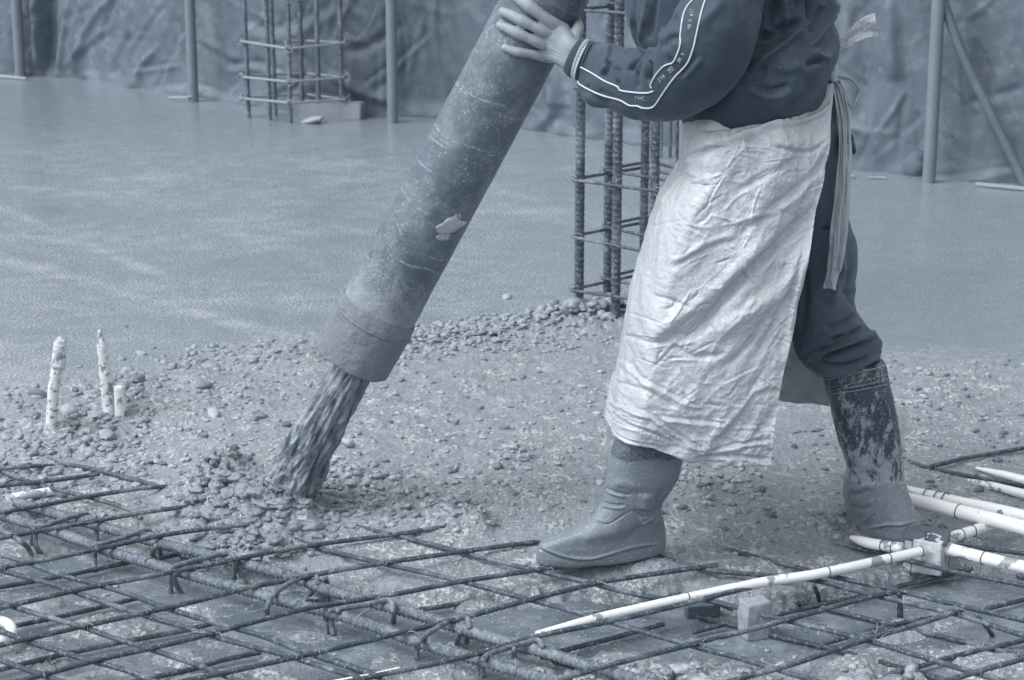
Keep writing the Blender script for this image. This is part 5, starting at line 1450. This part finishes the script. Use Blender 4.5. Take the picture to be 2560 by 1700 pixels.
# waistband roll
# ties hanging from the knot
def ribbon(name, pts, w, Y, parent, mat='tie', pleat=.004, npl=23, step=.006):
    """pts px centre line; w list of half widths in px"""
    n = len(pts) * 9
    C = crom(np.array(pts, float), n); w = np.interp(np.linspace(0, 1, n), np.linspace(0, 1, len(w)), w)
    Ys = np.interp(np.linspace(0, 1, n), np.linspace(0, 1, len(Y)), Y)
    tn = np.gradient(C, axis=0); tn /= np.linalg.norm(tn, axis=1)[:, None]; nn = np.stack([-tn[:, 1], tn[:, 0]], 1)
    V = []
    for i in range(n):
        row = []
        for k in range(npl):
            u = k / (npl - 1) * 2 - 1
            q = C[i] + nn[i] * u * w[i]
            row.append(D(q[0], q[1], Ys[i] + pleat * math.sin(u * 3.1 + 1.6 * math.sin(i * .09)) + .8 * pleat * float(noise(u * 5, i * .13, 5.2)) + .5 * pleat * float(noise(u * 3, i * .3, 2.2))))
        V.append(row)
    V = np.array(V)
    o = link(name, V.reshape(-1, 3), grid_faces(n, npl), None, M[mat], parent)
    s_ = o.modifiers.new('thickness', 'SOLIDIFY'); s_.thickness = .0025
    return o
ribbon('tie', [(2078,190),(2098,240),(2108,330),(2104,450),(2094,560),(2090,640),(2078,700),(2074,722)], [7,9,11,10,13,19,17,15,14], [4.315,4.305,4.300,4.295,4.295,4.295], apron, pleat=.006)
ribbon('tie', [(2086,195),(2108,250),(2118,330),(2119,430),(2116,520),(2110,610),(2098,678)], [5,8,9,9,8,6,5], [4.315,4.303,4.293,4.285,4.285], apron, pleat=.005)
ribbon('bow_loop', [(2084,188),(2108,196),(2132,206),(2146,228),(2138,252),(2130,266),(2116,250),(2106,226),(2096,204)], [4,6,6,6,4,4,4,4,4], [4.305,4.315,4.335,4.325,4.310,4.305], apron, pleat=.004)
ribbon('tie_end', [(2088,124),(2112,106),(2142,84),(2172,66),(2192,62)], [8,12,20,27,31], [4.335,4.345,4.355,4.365], apron, 'apron', pleat=.006)
pxloft('knot', [(2072,170,2090,160,4.305,.008),(2070,180,2094,172,4.305,.014),(2072,194,2096,190,4.305,.014),(2078,204,2096,202,4.305,.008)], 20, 24, 'tie', apron, (), .004, 60)

# hand and forearm: one skin
bm_list = []
def blob(V0, T0, bag, c, r, sq=None):
    bag.add(V0 * r + np.asarray(c), None, T0)
skin = Bag()
def surf_c(px, py, r, fallback):
    p, nn = cast(hose_bvh, px, py)
    if p is None: return D(px, py, fallback)
    return p + nn * r * .80
def chain(pts, radii, fallback=4.44, Ys=None, n=26, flat=1.0):
    C = crom(np.array(pts, float), n); R_ = np.interp(np.linspace(0, 1, n), np.linspace(0, 1, len(radii)), radii)
    P = []
    for i, (c, r) in enumerate(zip(C, R_)):
        if Ys is None: P.append(surf_c(c[0], c[1], r, fallback))
        else: P.append(D(c[0], c[1], np.interp(i / (n - 1), np.linspace(0, 1, len(Ys)), Ys)))
    P = np.array(P)
    Pp = np.vstack([P[:1], P[:1], P, P[-1:], P[-1:]]); k = np.array([1, 2, 3, 2, 1.]) / 9
    P = np.stack([np.convolve(Pp[:, i], k, 'valid') for i in range(3)], 1)
    for c, r in zip(P, R_): blob(ICO2, ICOT2, skin, c, r)
    return P
mm = .001
fi = chain([(1400,70),(1380,57),(1352,36),(1328,17),(1308,3),(1288,-12)], [17*mm, 15.6*mm, 13.4*mm, 15*mm, 12.9*mm, 11.6*mm])
fm = chain([(1380,84),(1353,73),(1331,63),(1308,52),(1284,40),(1262,32)], [16*mm, 14.4*mm, 12.4*mm, 14.4*mm, 12.3*mm, 10.8*mm])
fr = chain([(1374,112),(1345,104),(1320,93),(1297,83),(1275,73),(1255,65)], [16*mm, 13.8*mm, 12*mm, 13.8*mm, 11.8*mm, 10.4*mm])
fp = chain([(1372,138),(1346,136),(1320,131),(1297,129),(1280,125),(1264,119)], [14*mm, 12.2*mm, 10.2*mm, 11.4*mm, 10*mm, 8.6*mm])
wr = [(1500,150)]
for (kx, ky, r0) in ((1388,66,14.5),(1381,76,14),(1374,87,15),(1371,98,14),(1368,110,15),(1367,122,13.5),(1366,134,13)):
    chain([(kx, ky), ((kx + 1435) / 2, (ky + 137) / 2 + (ky - 105) * .25), (1428, 137 + (ky - 100) * .62), (1455, 148 + (ky - 100) * .55), (1500, 165 + (ky - 100) * .5)], [r0*1.12*mm, 19*mm, 20*mm, 20*mm, 22*mm], Ys=[float(surf_c(kx, ky, r0*mm, 4.44)[1]), 4.425, 4.408, 4.40, 4.38], n=30)
th = chain([(1432,110),(1440,88),(1446,66),(1436,56),(1420,50),(1400,44)], [18*mm, 15.5*mm, 13.5*mm, 12*mm, 11*mm, 10*mm], Ys=[4.42, 4.44, 4.475, 4.53, 4.58, 4.62])
chain([(1432,110),(1425,84),(1410,70)], [15*mm, 11*mm, 8*mm], Ys=[4.42, 4.44, 4.45], n=14)
V, Q, T = skin.arrays()
body = link('body', V, Q, T, M['skin'], W)
rm = body.modifiers.new('fuse', 'REMESH'); rm.mode = 'VOXEL'; rm.voxel_size = .0017; rm.use_smooth_shade = True
sm = body.modifiers.new('soften', 'SMOOTH'); sm.factor = .5; sm.iterations = 3
for P, r in ((fi, 10.8), (fm, 9.8), (fr, 9.4), (fp, 8.0)):
    c = P[-2]; d = P[-1] - P[-6]; d /= np.linalg.norm(d)
    x, y = proj(c[None]); view = CAM - c; view /= np.linalg.norm(view)
    nn = view + np.array([-.25, 0, .25]); nn -= d * (nn @ d); nn /= np.linalg.norm(nn); s_ = np.cross(nn, d)
    V, T = pebble(c + nn * r * mm * .80 + d * .001, r * mm * .62, stretch=(1.15, .95, .28), rot=np.stack([d, s_, nn]))
    link('fingernail', V, None, T, M['nail'], body)
